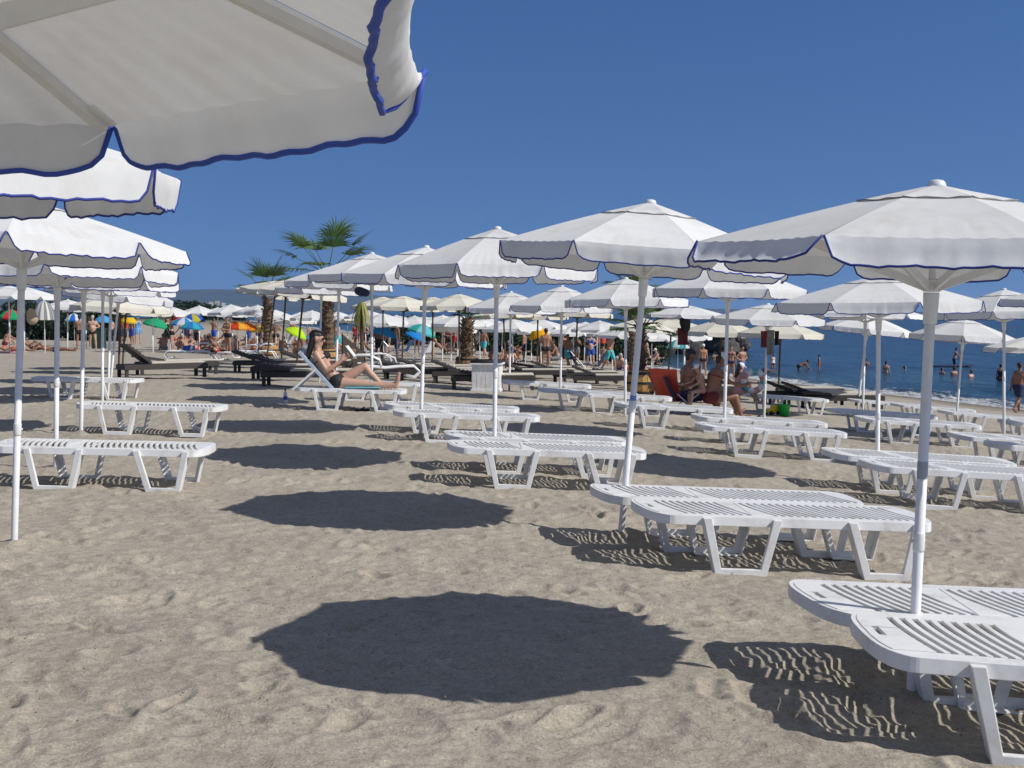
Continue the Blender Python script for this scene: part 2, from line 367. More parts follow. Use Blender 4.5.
# ------------------------------------------------------------------ ground
def vnoise(x, y, seed):
    xi = np.floor(x).astype(np.int64); yi = np.floor(y).astype(np.int64); xf = x - xi; yf = y - yi
    def h(a, b):
        n = (a * 374761393 + b * 668265263 + seed * 974711) & 0x7fffffff
        n = ((n ^ (n >> 13)) * 1274126177) & 0x7fffffff
        return ((n ^ (n >> 16)) & 0xffff) / 65535.0
    u = xf * xf * (3 - 2 * xf); v = yf * yf * (3 - 2 * yf)
    return (h(xi, yi) * (1 - u) + h(xi + 1, yi) * u) * (1 - v) + (h(xi, yi + 1) * (1 - u) + h(xi + 1, yi + 1) * u) * v
def build_ground():
    rows = [-7.0, -5, -3, -1, 0, 1, 1.8, 2.4, 2.8, 3.1, 3.3]; y = 3.4
    while y < 60:
        rows.append(y); y += max(.012, .8 * y * y / 2062)
    while y < 7800:
        rows.append(y); y *= 1.06
    rows = np.array(rows)
    ts = np.concatenate([-np.geomspace(4, .52, 50), np.linspace(-.5, .5, 1000), np.geomspace(.52, 4, 50)])
    Y = np.repeat(rows, len(ts)).reshape(len(rows), len(ts)); X = np.clip(ts[None, :] * (Y + 8), -6300 - 60 * np.clip(-ts[None, :] - .5, 0, 4), 5800 + 40 * np.clip(ts[None, :] - .5, 0, 4))
    Z = Gn(X, Y)
    th = .6; c, s = math.cos(th), math.sin(th); xr, yr = X * c + Y * s, -X * s + Y * c
    wx = xr + .35 * (vnoise(xr / .5, yr / .5, 31) - .5); wy = yr + .35 * (vnoise(xr / .5, yr / .5, 32) - .5)
    B = .032 * (vnoise(xr / 1.3, yr / 1.3, 1) - .5) + .026 * (vnoise(wx / .42, wy / .42, 2) - .5)
    rdg = np.abs(vnoise(wx / .22, wy / .28, 3) - .5); B += .026 * (.25 - rdg)
    wx2 = X + .10 * (vnoise(X / .16, Y / .16, 33) - .5); wy2 = Y + .10 * (vnoise(X / .16, Y / .16, 34) - .5)
    r2_ = np.abs(vnoise(wx2 / .10, wy2 / .085, 6) - .5); B += .018 * (.25 - r2_)
    B += .011 * (vnoise(wx2 / .075, wy2 / .06, 4) - .5) + .006 * (vnoise(X / .034, Y / .034, 5) - .5)
    B *= np.clip((70 - Y) / 45, 0, 1)
    rg = np.random.default_rng(3)
    org = -8.0
    for _ in range(2300):                                      # trodden hollows and footprints
        fy = math.sqrt(12 + (22 ** 2 - 12) * rg.random()); fx = (rg.random() - .5) * (fy * .95 + 2)
        a = rg.random() * math.pi; l = rg.uniform(.07, .15); w = rg.uniform(.035, .065); d = rg.uniform(.006, .022) * (1.6 if rg.random() < .12 else 1)
        i0, i1 = np.searchsorted(rows, [fy - .4, fy + .4]); t0 = (fx - .45) / (fy + 8); t1 = (fx + .45) / (fy + 8)
        j0, j1 = np.searchsorted(ts, [t0, t1])
        if i1 <= i0 or j1 <= j0: continue
        dx = X[i0:i1, j0:j1] - fx; dy = Y[i0:i1, j0:j1] - fy
        p = (dx * math.cos(a) + dy * math.sin(a)) / l; q = (-dx * math.sin(a) + dy * math.cos(a)) / w
        r2 = p * p + q * q
        B[i0:i1, j0:j1] += -d * np.exp(-r2 ** 1.5) + .45 * d * np.exp(-(np.sqrt(r2) - 1.55) ** 2 / .12)
    for px_, by_, yy_ in ((18, 545, 0), (60, 468, 0), (84, 435, 0), (627, 535, 0), (926, 0, 4.95), (877, 485, 0), (494, 0, 12.2), (421, 0, 15.6), (1003, 445, 0), (724.5, 443, 0), (625, 417, 0), (373, 408, 0)):
        c_ = gY(px_, yy_) if yy_ else hit(px_, by_); r_ = np.hypot(X - c_.x, Y - c_.y)          # sand heaped round the poles
        B += (.032 + .03 * (vnoise(X / .07, Y / .07, 41) - .5)) * np.exp(-(r_ / .12) ** 2) - .012 * np.exp(-((r_ - .27) / .09) ** 2)
    Z = Z + B
    me = bpy.data.meshes.new('beach_sand')
    nr, nc = X.shape; v = np.stack([X, Y, Z], -1).reshape(-1, 3).astype(np.float32)
    idx = np.arange(nr * nc).reshape(nr, nc)
    f = np.stack([idx[:-1, :-1], idx[:-1, 1:], idx[1:, 1:], idx[1:, :-1]], -1).reshape(-1, 4)
    me.vertices.add(len(v)); me.vertices.foreach_set('co', v.ravel())
    me.loops.add(f.size); me.loops.foreach_set('vertex_index', f.ravel().astype(np.int32))
    me.polygons.add(len(f)); me.polygons.foreach_set('loop_start', np.arange(0, f.size, 4, dtype=np.int32))
    me.polygons.foreach_set('loop_total', np.full(len(f), 4, np.int32))
    me.update(calc_edges=True); me.materials.append(sand_mat()); me.shade_smooth()
    return struct('beach_sand', me)
build_ground()

def build_sea():
    us = [30.0]
    while us[-1] < 60: us.append(us[-1] + .35)
    while us[-1] < 5000: us.append(us[-1] * 1.10)
    vs = [-200, -100, -50, -20]; y = 0.0
    while y < 130: vs.append(y); y += .6
    while y < 11500: vs.append(y); y *= 1.12
    U, V = np.meshgrid(np.array(us), np.array(vs), indexing='ij')
    Z = np.full_like(U, SEA)
    k = np.clip((U - 31) / 6, 0, 1) * np.clip((90 - U) / 40, 0, 1)
    Z += k * (.10 * (vnoise(U / 3.2, V / 14, 8) - .5) + .06 * (vnoise(U / 1.1, V / 3, 9) - .5))
    sh = U + 2.5 * (vnoise(V / 9, V * 0, 11) - .5)              # small breakers
    for c, a in ((36.5, .20), (40.5, .13)): Z += a * np.exp(-((sh - c) / .8) ** 2) * vnoise(V / 6, U * 0 + c, 12)
    X = U * CA - V * SA; Y = U * SA + V * CA
    nr, nc = X.shape; verts = np.stack([X, Y, Z], -1).reshape(-1, 3)
    idx = np.arange(nr * nc).reshape(nr, nc)
    f = np.stack([idx[:-1, :-1], idx[1:, :-1], idx[1:, 1:], idx[:-1, 1:]], -1).reshape(-1, 4)
    me = bpy.data.meshes.new('sea'); me.from_pydata(verts.tolist(), [], f.tolist()); me.materials.append(sea_mat()); me.shade_smooth()
    return struct('sea', me)
build_sea()

def build_hills():
    m, t = nt('hill_scrub'); L = t.links.new
    tc = N(t, 'ShaderNodeTexCoord'); nz = noise(t, .004, 8, .65, tc.outputs['Object'])
    rp = ramp(t, nz.outputs['Fac'], [(.35, (.022, .034, .022)), (.6, (.055, .06, .04)), (.74, (.14, .12, .09))])
    b = N(t, 'ShaderNodeBsdfPrincipled'); L(rp.outputs[0], b.inputs['Base Color']); b.inputs['Roughness'].default_value = .95
    o = N(t, 'ShaderNodeOutputMaterial'); L(b.outputs[0], o.inputs[0])
    xs = np.linspace(-5200, 1500, 220); ys = np.linspace(5200, 7600, 40)
    X, Y = np.meshgrid(xs, ys, indexing='ij')
    env = np.interp(X, [-5200, -2600, -1500, -900, -300, 500, 1500], [135, 112, 100, 82, 56, 32, 0])
    cross = np.clip((Y - 5200) / 1300, 0, 1) ** .8
    Z = env * cross * (.72 + .4 * vnoise(X / 520, Y / 520, 21) + .10 * vnoise(X / 210, Y / 210, 27)) + 14 * (vnoise(X / 180, Y / 180, 22) - .5) * cross - 10 * (1 - cross)
    nr, nc = X.shape; idx = np.arange(nr * nc).reshape(nr, nc)
    f = np.stack([idx[:-1, :-1], idx[1:, :-1], idx[1:, 1:], idx[:-1, 1:]], -1).reshape(-1, 4)
    me = bpy.data.meshes.new('hills'); me.from_pydata(np.stack([X, Y, Z], -1).reshape(-1, 3).tolist(), [], f.tolist()); me.materials.append(m); me.shade_smooth()
    struct('hills', me)
build_hills()

# ------------------------------------------------------------------ umbrellas
AP = 2.5
def canopy_parts(D, seed, fab, pipe, polem, hubm, Rr=1.06, hv=.125, n=24, wood=False, square=8, lean=(2, 20), blow=None, prad=.0047, grommet=True):
    rg = random.Random(seed); K = square
    cor = [Vector((math.cos(2 * math.pi * k / K), math.sin(2 * math.pi * k / K), 0)) * Rr for k in range(K)]
    ca = MB(); va = MB(); pi_ = MB()
    ns = 9; n_pl = 95 if n >= 20 else 30
    def prof(s): return AP - .02 - D * (.86 * s + .14 * s * s)
    for k in range(K):
        a, b = cor[k], cor[(k + 1) % K]; g = []
        ph = [rg.uniform(0, 6.28) for _ in range(6)]; am = [rg.uniform(.4, 1) for _ in range(6)]
        if blow: am[3] = am[1] = 0; am[2] *= .45
        out = ((a + b) / 2).normalized()
        def edge(t, s):
            w = 4 * t * (1 - t)
            p = (a * (1 - t) + b * t) * s * (1 - .022 * w * s)
            pk = .004 * s * s * (math.sin(9 * t * 6.28 + ph[0]) * am[0] + math.sin(15 * t * 6.28 + ph[1]) * .5 * am[1])
            p.z = prof(s) - .012 * w * s * (1 - .6 * s) + pk * (s > .7)
            return p
        rowsv = []
        for i in range(ns + 1):
            s = i / ns
            s = .02 + .98 * s
            rowsv.append([edge(j / n, s) for j in range(n + 1)])
        vs = [p for r_ in rowsv for p in r_]; w_ = n + 1
        ca.add(vs, [(i * w_ + j, (i + 1) * w_ + j, (i + 1) * w_ + j + 1, i * w_ + j + 1) for i in range(ns) for j in range(n)])
        mrow = 6; rowsv = []; be = R((blow or {}).get(k, rg.uniform(*lean))); big = 1.3 if blow and k in blow else 1.0
        for i in range(mrow + 1):
            q = i / mrow; row = []
            for j in range(n + 1):
                t = j / n; top = edge(t, 1.0); e = min(t, 1 - t); wv = .12
                hh = hv * (1 if e >= wv else math.sqrt(max(0, 1 - (1 - e / wv) ** 2)))
                pl = (math.sin(10 * t * 6.28 + ph[2]) * am[2] * .5 + math.sin(17 * t * 6.28 + ph[3]) * am[3] * .35 + math.sin(4.2 * t * 6.28 + ph[4]) * am[4] * .8)
                bq = be * (.35 + .65 * q); q2 = hh * q
                pleat = 0 if blow else math.exp(-((t - .5 - .12 * math.sin(ph[5])) / .20) ** 2) * math.sin(t * n_pl + ph[3]) * .006
                o = .010 * math.sin(min(1, q * 2.5) * 1.57) + .0055 * big * pl * q * (hh / hv) + pleat * q
                row.append(top + out * (o + q2 * math.sin(bq)) - Vector((0, 0, q2 * math.cos(bq) + .003 * big * math.sin(3 * t * 6.28 + ph[5]) * q)))
            rowsv.append(row)
        vs = [p for r_ in rowsv for p in r_]
        va.add(vs, [(i * w_ + j, (i + 1) * w_ + j, (i + 1) * w_ + j + 1, i * w_ + j + 1) for i in range(mrow) for j in range(n)])
        pi_.tube(rowsv[-1], prad, 5)
    me_c = ca.mesh('canopy', fab, True); me_v = va.mesh('valance', fab, True); me_p = pi_.mesh('piping', pipe, True)
    vc = MB(); vp = MB(); rv = .36
    for k in range(K):
        a, b = cor[k] / Rr, cor[(k + 1) % K] / Rr
        vs = []; nn = 6; pp = rg.uniform(0, 6)
        for i in range(5):
            s = max(.06, i / 4) * rv
            for j in range(nn + 1):
                t = j / nn; p = (a * (1 - t) + b * t) * s; p.z = AP - .021 - D * (.84 * s / Rr) + (.003 * math.sin(t * 12.5 + pp) - .004 * 4 * t * (1 - t)) * (s / rv) ** 2
                vs.append(p)
        w2 = nn + 1
        vc.add(vs, [(i * w2 + j, (i + 1) * w2 + j, (i + 1) * w2 + j + 1, i * w2 + j + 1) for i in range(4) for j in range(nn)])
        vp.tube(vs[-w2:], .003, 4)
    me_vc = vc.mesh('vent_cap', fab, True); me_vp = vp.mesh('edging', M['pipegrey'], True)
    fi = MB(); fi.lathe([(.044, AP - .034), (.040, AP - .022), (.036, AP - .012), (.026, AP - .005), (.008, AP - .002)], 12)
    hz = AP - (D + .19)
    po = MB(); pr = .023 if not wood else .026
    jn = MB(); jn.lathe([(pr + .001, 1.02), (pr + .0035, 1.03), (pr + .0035, 1.09), (pr + .001, 1.10)], 14); jn.box((pr + .004, 0, 1.06), (.012, .014, .014))
    po.lathe([(pr, -.8), (pr, hz - .12)] if not wood else [(pr, -.8), (pr, AP - .05)], 14)
    parts = [('canopy', me_c, None), ('valance', me_v, 0), ('piping', me_p, 1), ('vent_cap', me_vc, None), ('edging', me_vp, 3),
             ('finial', fi.mesh('finial', hubm, True), None), ('pole', po.mesh('pole', polem, True), None)]
    sl = MB(); sl.lathe([(.027, hz - .125), (.030, hz - .12), (.035, hz - .008), (.034, hz)], 14)
    hb = MB(); hb.lathe([(.037, hz + .003), (.038, hz + .025), (.03, hz + .04), (.02, hz + .05)], 14); hb.lathe([(.016, hz + .04), (.016, AP - .02)], 10)
    parts.append(('pole_joint', jn.mesh('pole_joint', hubm, True), 6)) if not wood else None
    parts.append(('pole_sleeve', sl.mesh('pole_sleeve', hubm, True), 6)); parts.append(('hub', hb.mesh('hub', hubm, True), None))
    rb = MB(); rb.beam((.03, 0, prof(.03) - .018), (Rr * .5, 0, prof(.5) - .018), .022, .016); rb.beam((Rr * .5, 0, prof(.5) - .018), (Rr * .975, 0, prof(.975) - .018), .022, .016)
    rb.box((Rr * .95, 0, prof(.95) - .012), (.07, .05, .006), Euler((0, math.atan(D / Rr), 0)).to_matrix())
    st = MB(); st.beam((.03, 0, hz + .02), (Rr * .66, 0, prof(.66) - .028), .016, .03)
    rm = rb.mesh('rib', hubm); sm = st.mesh('strut', hubm)
    for k in range(K):
        parts.append(('rib', rm, None, None, (0, 0, 2 * math.pi * k / K)))
        parts.append(('strut', sm, len(parts) - 1))
    return parts
def wk_(D, sd, **k): return canopy_parts(D, sd, M['canvas'], M['piping'], M['pole'], M['hub'], **k)
UK = {'steep': wk_(.37, 1, hv=.12), 'steep2': wk_(.35, 2, hv=.12), 'steep3': wk_(.385, 12, hv=.125, lean=(-4, 26)), 'steep4': wk_(.36, 14, hv=.115, lean=(0, 14)),
      'flat': wk_(.255, 3, hv=.105, lean=(22, 46)), 'flat3': wk_(.28, 27, hv=.125, lean=(-10, 4)), 'flat2': wk_(.265, 23, hv=.11, lean=(8, 40)),
      'over': wk_(.36, 31, hv=.088, n=40, lean=(2, 8), blow={7: -38}, prad=.0055),
      'cream': canopy_parts(.36, 4, M['cream'], M['pipegrey'], M['woodpole'], M['woodpole'], 1.15, .13, 14, True)}
for p in UK['over']:
    if p[0] == 'piping': p[1].materials.clear(); p[1].materials.append(simple('bright_blue_piping', (.03, .075, .40), .7))
UK['far'] = canopy_parts(.38, 5, M['canvas'], M['pipegrey'], M['pole'], M['hub'], 1.06, .13, 8)[:7]
UK['far'] = [p for p in UK['far'] if p[0] not in ('piping', 'edging')]
UK['far'] = [(n_, m_, {None: None, 0: 0}.get(i_)) for n_, m_, i_ in UK['far']]
def umbrella(kind, label, px, Y, apex, phase=22.5, by=None, sc=1.0, group=None, tilt=(0, 0), name='beach_umbrella'):
    b = hit(px, by) if by else gY(px, Y)
    top = atY(apex[0], apex[1], b.y)
    d = (top - b); up = d.normalized()
    o = thing(name, label, 'umbrella', (0, 0, 0), 0, group)
    q = Vector((0, 0, 1)).rotation_difference((up + Vector((tilt[0], tilt[1], 0))).normalized())
    o.rotation_mode = 'XYZ'
    o.rotation_euler = (q.to_matrix() @ Matrix.Rotation(R(phase), 3, 'Z')).to_euler()
    upv = q @ Vector((0, 0, 1)); jr_ = random.Random(int(px * 7))
    o.rotation_euler.rotate_axis('X', jr_.uniform(-.02, .02)); o.rotation_euler.rotate_axis('Y', jr_.uniform(-.02, .02)); upv = o.rotation_euler.to_matrix() @ Vector((0, 0, 1))
    o.location = top - upv * AP
    o.scale = (sc, sc, 1)
    return o, inst(o, UK[kind]), b
GU = 'white umbrellas with blue edging on the beach'
UM = {}
def U(key, kind, label, px, Y, apex, **k): UM[key] = umbrella(kind, label, px, Y, apex, group=GU, **k)
# overhead umbrella, upper left corner
o = thing('beach_umbrella', 'white umbrella seen from below, its blue-edged underside filling the upper left corner', 'umbrella', (0, 0, 0), 0, GU)
o.rotation_euler = (0, 0, R(28.1)); o.location = (-1.075, 1.40, 2.005 - (AP - .02 - .36))
inst(o, UK['over'])
U('A1', 'flat3', 'white umbrella just behind the overhead canopy, cut off by the left edge', -108, 4.3, (-112, 80), phase=31.3, tilt=(0, -.03), sc=.93)
U('A0', 'flat2', 'white umbrella at the left edge with its whole canopy front visible above the first lounger', 18, None, (24, 195), by=545, phase=16.6, tilt=(0, .02), sc=.91)
U('A2', 'steep', 'white umbrella whose hub shows under the big left canopy, pole behind the first left lounger', 60, None, (58, 226), by=468, phase=15, tilt=(.0, .01))
U('A3', 'steep3', 'third white umbrella of the left row, its pole beside the second left lounger', 84, None, (85, 243), by=435, phase=10)
U('A4', 'steep', 'fourth white umbrella of the left row, half hidden behind the third canopy', 100, None, (103, 256), by=405, phase=30)
U('A5', 'steep2', 'fifth white umbrella of the left row, its leaning pole near the dark wicker beds', 106, 21.5, (112, 266), phase=18)
U('A6', 'steep', 'sixth white umbrella of the left row, farthest and lowest in the stack of canopies', 112, 25.0, (121, 276), phase=25)
U('B1', 'flat', 'nearest and largest white umbrella, flat canopy at upper right over two loungers', 926, 4.95, (937, 179), phase=184.5, sc=.885)
U('B2', 'steep4', 'second white umbrella of the middle row, its leaning pole beside the loungers in the centre', 627, None, (651, 199), by=535, phase=193, sc=.97)
U('B3', 'steep3', 'third white umbrella of the middle row, pole between two flat loungers', 494, 12.2, (497.5, 226), phase=205, sc=.95)
U('B4', 'steep', 'fourth white umbrella of the middle row, in front of the reading woman', 421, 15.6, (426.5, 245), phase=202)
U('B5', 'steep4', 'fifth white umbrella of the middle row, pole standing right at the reading woman', 373, None, (372, 252), by=408, phase=207)
U('B6', 'steep', 'sixth white umbrella of the middle row, behind the head of the reading woman', 337, 24.2, (340, 263), phase=204)
U('B7', 'steep3', 'seventh and last white umbrella of the middle row, next to the big palm trunk', 317, 28.0, (322, 271), phase=210)
U('C1', 'flat2', 'white flat umbrella seen behind the nearest pole, over the right hand loungers', 877, None, (879, 273), by=485, phase=184, sc=.98)
U('C2', 'steep4', 'white umbrella in front of the seated family, its ribs showing under the canopy', 724.5, None, (729, 261), by=443, phase=198, sc=1.0)
U('C3', 'steep', 'white umbrella right behind the leaning pole in the centre', 625, None, (626, 277), by=417, phase=206)
U('C4', 'steep3', 'white umbrella over the long line of white loungers, left of the centre pole', 559, 24.7, (562, 285), phase=200)
U('C5', 'steep', 'white umbrella behind the plank bin, smallest of its row', 508, 28.5, (511, 291), phase=208)
U('D0', 'flat', 'white umbrella cut off by the right edge of the picture', 1099, 14.5, (1100, 276), phase=212)
U('D1', 'steep4', 'white umbrella near the right edge with a pole between two flat loungers', 1003, None, (1004, 288), by=445, phase=195)
U('D2', 'flat', 'white umbrella mostly hidden behind the flat canopy on the right', 864, 24.3, (866, 300), phase=208)
U('D3', 'flat2', 'white umbrella with a towel and clothes hanging from its hub', 763, None, (768, 303), by=419, phase=196)
U('D4', 'flat', 'white umbrella with dark clothes hung on its pole behind the seated family', 683, 31, (686, 304), phase=210)
U('E0', 'flat', 'low white umbrella by the water cut off at the right edge', 1052, 21, (1052, 330), phase=200)
U('E1', 'steep3', 'white umbrella by the water between the two right hand poles', 957.5, 26, (965, 317), phase=205)
U('E2', 'steep', 'white umbrella by the water with a thin leaning pole, left of the nearest pole', 860, 30, (869, 313), phase=211, sc=1.05)
# stickers on the two nearest middle poles
def ring(key, py, h, m):
    root, parts, b = UM[key]; pole = parts[6]
    p = atY(root.location.x * 0 + 0, py, b.y); mb = MB(); z0 = (p.z - root.location.z); mb.lathe([(.0238, z0 - h / 2), (.0238, z0 + h / 2)], 14, capb=False, capt=False)
    link('label_sticker', mb.mesh('label_sticker', m, True), pole)
ring('B1', 470, .07, M['greylabel']); ring('B2', 402, .10, M['bluelabel'])
GC = 'cream umbrellas with wooden poles'
def CU(label, px, Y, apex, **k): return umbrella('cream', label, px, Y, apex, group=GC, name='wooden_pole_umbrella', **k)
CU('cream umbrella with dark wooden pole at the left side of the smaller palm', 256, 46, (268, 283), phase=8)
CU('cream umbrella with dark wooden pole standing against the smaller palm trunk', 266, 41, (277, 280), phase=15)
CU('cream umbrella whose wooden pole stands right of the smaller palm', 280, 37, (287, 279), phase=12)
CU('cream umbrella on a thick wooden pole behind the head of the reading woman', 297, 33, (305, 279), phase=18)
CU('cream umbrella with wooden pole right of the hanging yellow palm fronds', 383, 46, (383, 296), phase=14)
CU('cream umbrella with wooden pole beside the teal parasol', 402, 40, (404, 295), phase=10)
CU('cream umbrella with wooden pole between the teal parasol and palm trunk', 431, 42, (433, 296), phase=25)
CU('cream umbrella with wooden pole touching the palm trunk by the bin', 461, 37, (459, 293), phase=12)
CU('cream umbrella with wooden pole right of the plank bin', 505, 44, (503, 304), phase=20)
CU('cream umbrella with wooden pole below the orange parasol', 537, 45, (538, 305), phase=16)
CU('cream umbrella with wooden pole left of the woman in blue', 575, 39, (578, 301), phase=13)
CU('cream umbrella behind the leaning centre pole', 640, 42, (644, 317), phase=13)
CU('cream umbrella with wooden pole behind the seated family', 667, 48, (672, 317), phase=18, sc=1.3)
CU('cream umbrella with dark pole behind the white pole of the family umbrella', 721, 35, (722, 318), phase=15)
CU('cream umbrella with dark pole near the swimmers', 780, 33, (781, 319), phase=16)
CU('cream umbrella whose wooden pole stands left of the dark wicker bed', 117, 30, (121, 291), phase=12)
CU('cream umbrella whose wooden pole stands just behind the dark wicker bed', 122.5, 33, (127, 294), phase=20)

# ------------------------------------------------------------------ sun loungers
LL, LW, LH = 1.84, .335, .36
def off(y): return .12 * ((.25 - y) / .5) ** 1.45
def xe(y): return .12 * (1 - math.sqrt(max(0, 1 - (abs(y) / LW) ** 3))) + .10 * (LW - y) / (2 * LW)
def xr(y): return LL - .09 * (1 - math.sqrt(max(0, 1 - (abs(y) / LW) ** 2.6)))
def outline(x, s):
    w = .255
    for i in range(81):
        y = .255 + .08 * i / 80
        if xe(s * y) <= x <= xr(s * y): w = y
    return w
def strip(mb, ys, xa, xb, zt, th, tilt=None):
    n = len(ys); vs = []
    for i, y in enumerate(ys):
        for x in (xa[i], xb[i]):
            z = zt(x) if callable(zt) else zt
            vs.append((x, y, z)); vs.append((x, y, z - th))
    fs = []
    for i in range(n - 1):
        a, b = 4 * i, 4 * (i + 1)
        fs += [(a, a + 2, b + 2, b), (a + 1, b + 1, b + 3, a + 3), (a, b, b + 1, a + 1), (a + 2, a + 3, b + 3, b + 2)]
    fs += [(0, 1, 3, 2), (4 * n - 4, 4 * n - 2, 4 * n - 1, 4 * n - 3)]
    mb.add(vs, fs)
def lounger_parts(back=0.0):
    XB = .70                                              # hinge
    ys = [(-.25 + .5 * i / 12) for i in range(13)]; n_ = len(ys)
    yw = [(-.2549 + .5098 * i / 14) for i in range(15)]
    fr = MB()
    for s in (-1, 1):                                     # side rails
        xa_, xb_ = xe(s * .2555), xr(s * .2555); d_ = xe(s * LW) - xa_; e_ = xb_ - xr(s * LW)
        xs = [xa_ + d_ * q for q in (0, .12, .3, .5, .7, .88, 1)] + [xa_ + d_ + .02 + (xb_ - e_ - xa_ - d_ - .04) * i / 18 for i in range(19)] + [xb_ - e_ * q for q in (1, .8, .55, .3, .1, 0)]
        vs = []
        for x in xs:
            w = max(.258, outline(x, s))
            for (yy, zz) in ((.252, LH - .003), (w, LH - .003), (w + .006, LH - .058), (w - .004, LH - .06), (w - .006, LH - .02), (.252, LH - .02)):
                vs.append((x, s * yy, zz))
        fs = []; nx_ = len(xs)
        for i in range(nx_ - 1):
            for k in range(6):
                q = (i * 6 + k, i * 6 + (k + 1) % 6, (i + 1) * 6 + (k + 1) % 6, (i + 1) * 6 + k)
                fs.append(q if s < 0 else q[::-1])
        l0 = (nx_ - 1) * 6
        fs.append(tuple(range(5, -1, -1)) if s < 0 else tuple(range(6))); fs.append(tuple(range(l0, l0 + 6)) if s < 0 else tuple(range(l0 + 5, l0 - 1, -1)))
        fr.add(vs, fs)
    strip(fr, yw, [xe(y) for y in yw], [xe(y) + .020 for y in yw], LH - .003, .056)
    strip(fr, yw, [xr(y) - .020 for y in yw], [xr(y) for y in yw], LH - .003, .056)
    for x in (.62, .80, 1.50): fr.box((x, 0, LH - .045), (.035, .50, .04))
    frame = fr.mesh('frame', M['plastic'], False, .004)
    def panel(x0, x1, first, last):
        mb = MB(); p = .048; gap = .023
        xs = x0 + (.17 if first else .02)
        ofs = [off(y) for y in ys]
        if first:
            for y0, y1, part in ((-.25, -.06, 0), (.06, .25, 0), (-.06, .06, 1), (-.06, .06, 2)):
                yy = [y0 + (y1 - y0) * i / 6 for i in range(7)]; xa = [xe(y) + .0205 for y in yy]; xb = [xs + off(y) for y in yy]
                if part == 1: xb = [a_ + .035 for a_ in xa]
                if part == 2: xa = [a_ + .060 for a_ in xa]
                strip(mb, yy, xa, xb, LH, .014)
        else:
            strip(mb, ys, [x0 + .003] * n_, [x0 + .02 + o_ for o_ in ofs], LH, .014)
        x = xs + gap; lim = x1 - (.20 if last else .145)
        while x < lim:
            strip(mb, ys, [x + o_ for o_ in ofs], [x + p - gap + o_ for o_ in ofs], LH, .014); x += p
        xz = [xr(y) - .0205 for y in ys] if last else [x1 - .003] * n_
        strip(mb, ys, [x + o_ for o_ in ofs], xz, LH, .014)
        return mb
    bp = panel(0.0, XB, True, False); sp = panel(XB, LL, False, True)
    if back:
        rot = Matrix.Rotation(back, 3, 'Y') @ Matrix.Diagonal((1.14, 1, 1)); c = Vector((XB, 0, LH - .007))
        bp.v = [tuple(c + rot @ (Vector(v) - c)) for v in bp.v]
        for s in (-1, 1):
            bp.beam(c + rot @ Vector((-.68, s * .265, 0)), c + rot @ Vector((0, s * .265, 0)), .03, .05)
    bm_ = bp.mesh('backrest', M['light_blue_back'] if back else M['plastic'], False, .003); sm_ = sp.mesh('seat', M['plastic'], False, .003)
    parts = [('frame', frame, None), ('seat', sm_, None), ('backrest', bm_, None)]
    def leg(xt0, xb0, xb1, xt1, s):
        mb = MB(); w = .046; d = .034; y = s * (LW + .004 + .006)
        zt = LH - .012; zb = 0.0
        outer = [(xt0, zt), (xb0, zb), (xb1, zb), (xt1, zt)]
        inner = [(xt0 + w * 1.15, zt), (xb0 + w * .75, zb + w), (xb1 - w * .75, zb + w), (xt1 - w * 1.15, zt)]
        vs = []
        for yy in (y - s * .0 + s * d / 2, y - s * d / 2):
            for (x, z) in outer + inner: vs.append((x, yy, z))
        fs = []
        for i in range(3):
            fs += [(i, i + 1, i + 5, i + 4), (8 + i, 12 + i, 13 + i, 9 + i), (i, 8 + i, 9 + i, i + 1), (4 + i, 5 + i, 13 + i, 12 + i)]
        fs += [(0, 4, 12, 8), (3, 11, 15, 7)]
        mb.add(vs, fs)
        # web that gives the channel its depth inwards
        y2 = y - s * .075
        for (a, b) in ((outer[0], outer[1]), (outer[1], outer[2]), (outer[2], outer[3])):
            aa, bb = Vector((a[0], 0, a[1])), Vector((b[0], 0, b[1])); dd = (bb - aa).normalized(); nn = Vector((-dd.z, 0, dd.x)) * .010
            if nn.z < 0 and abs(dd.x) > .9: nn = -nn
            if abs(dd.x) < .9: nn = Vector((abs(nn.x) * (1 if a[0] < (xt0 + xt1) / 2 and b[0] < (xt0 + xt1) / 2 else -1), 0, 0)) * 1.0
            ya, yb = y - s * d / 2, y2
            e = dd * .004
            q = [aa + e, bb - e, bb - e + nn, aa + e + nn]
            v8 = [(p.x, ya, min(p.z, LH - .03)) for p in q] + [(p.x, yb, min(p.z, LH - .03)) for p in q]
            mb.add(v8, [(0, 1, 2, 3), (7, 6, 5, 4), (0, 4, 5, 1), (1, 5, 6, 2), (2, 6, 7, 3), (3, 7, 4, 0)])
        bm = mb.mesh('leg', M['plastic'], False, 0)
        b2 = bmesh.new(); b2.from_mesh(bm); bmesh.ops.recalc_face_normals(b2, faces=b2.faces)
        es = [e for e in b2.edges if len(e.link_faces) == 2 and e.calc_face_angle(0) > .6]
        bmesh.ops.bevel(b2, geom=es, offset=.004, segments=2, affect='EDGES', profile=.5, clamp_overlap=True)
        b2.to_mesh(bm); b2.free(); return bm
    for s in (-1, 1):
        parts.append(('leg', leg(.385, .475, .785, .865, s), None)); parts.append(('leg', leg(1.27, 1.385, 1.655, 1.725, s), None))
    if back:
        for s in (-1, 1):
            st = MB(); a = Vector((XB, 0, LH - .007)) + Matrix.Rotation(back, 3, 'Y') @ Vector((-.40, s * .27, 0)); st.beam(a, (.08, s * .27, LH - .04), .03, .03)
            parts.append(('back_support', st.mesh('back_support', M['plastic']), None))
    return parts
LK = {'flat': lounger_parts(), 'up': lounger_parts(R(46))}
GL = 'white plastic sun loungers'
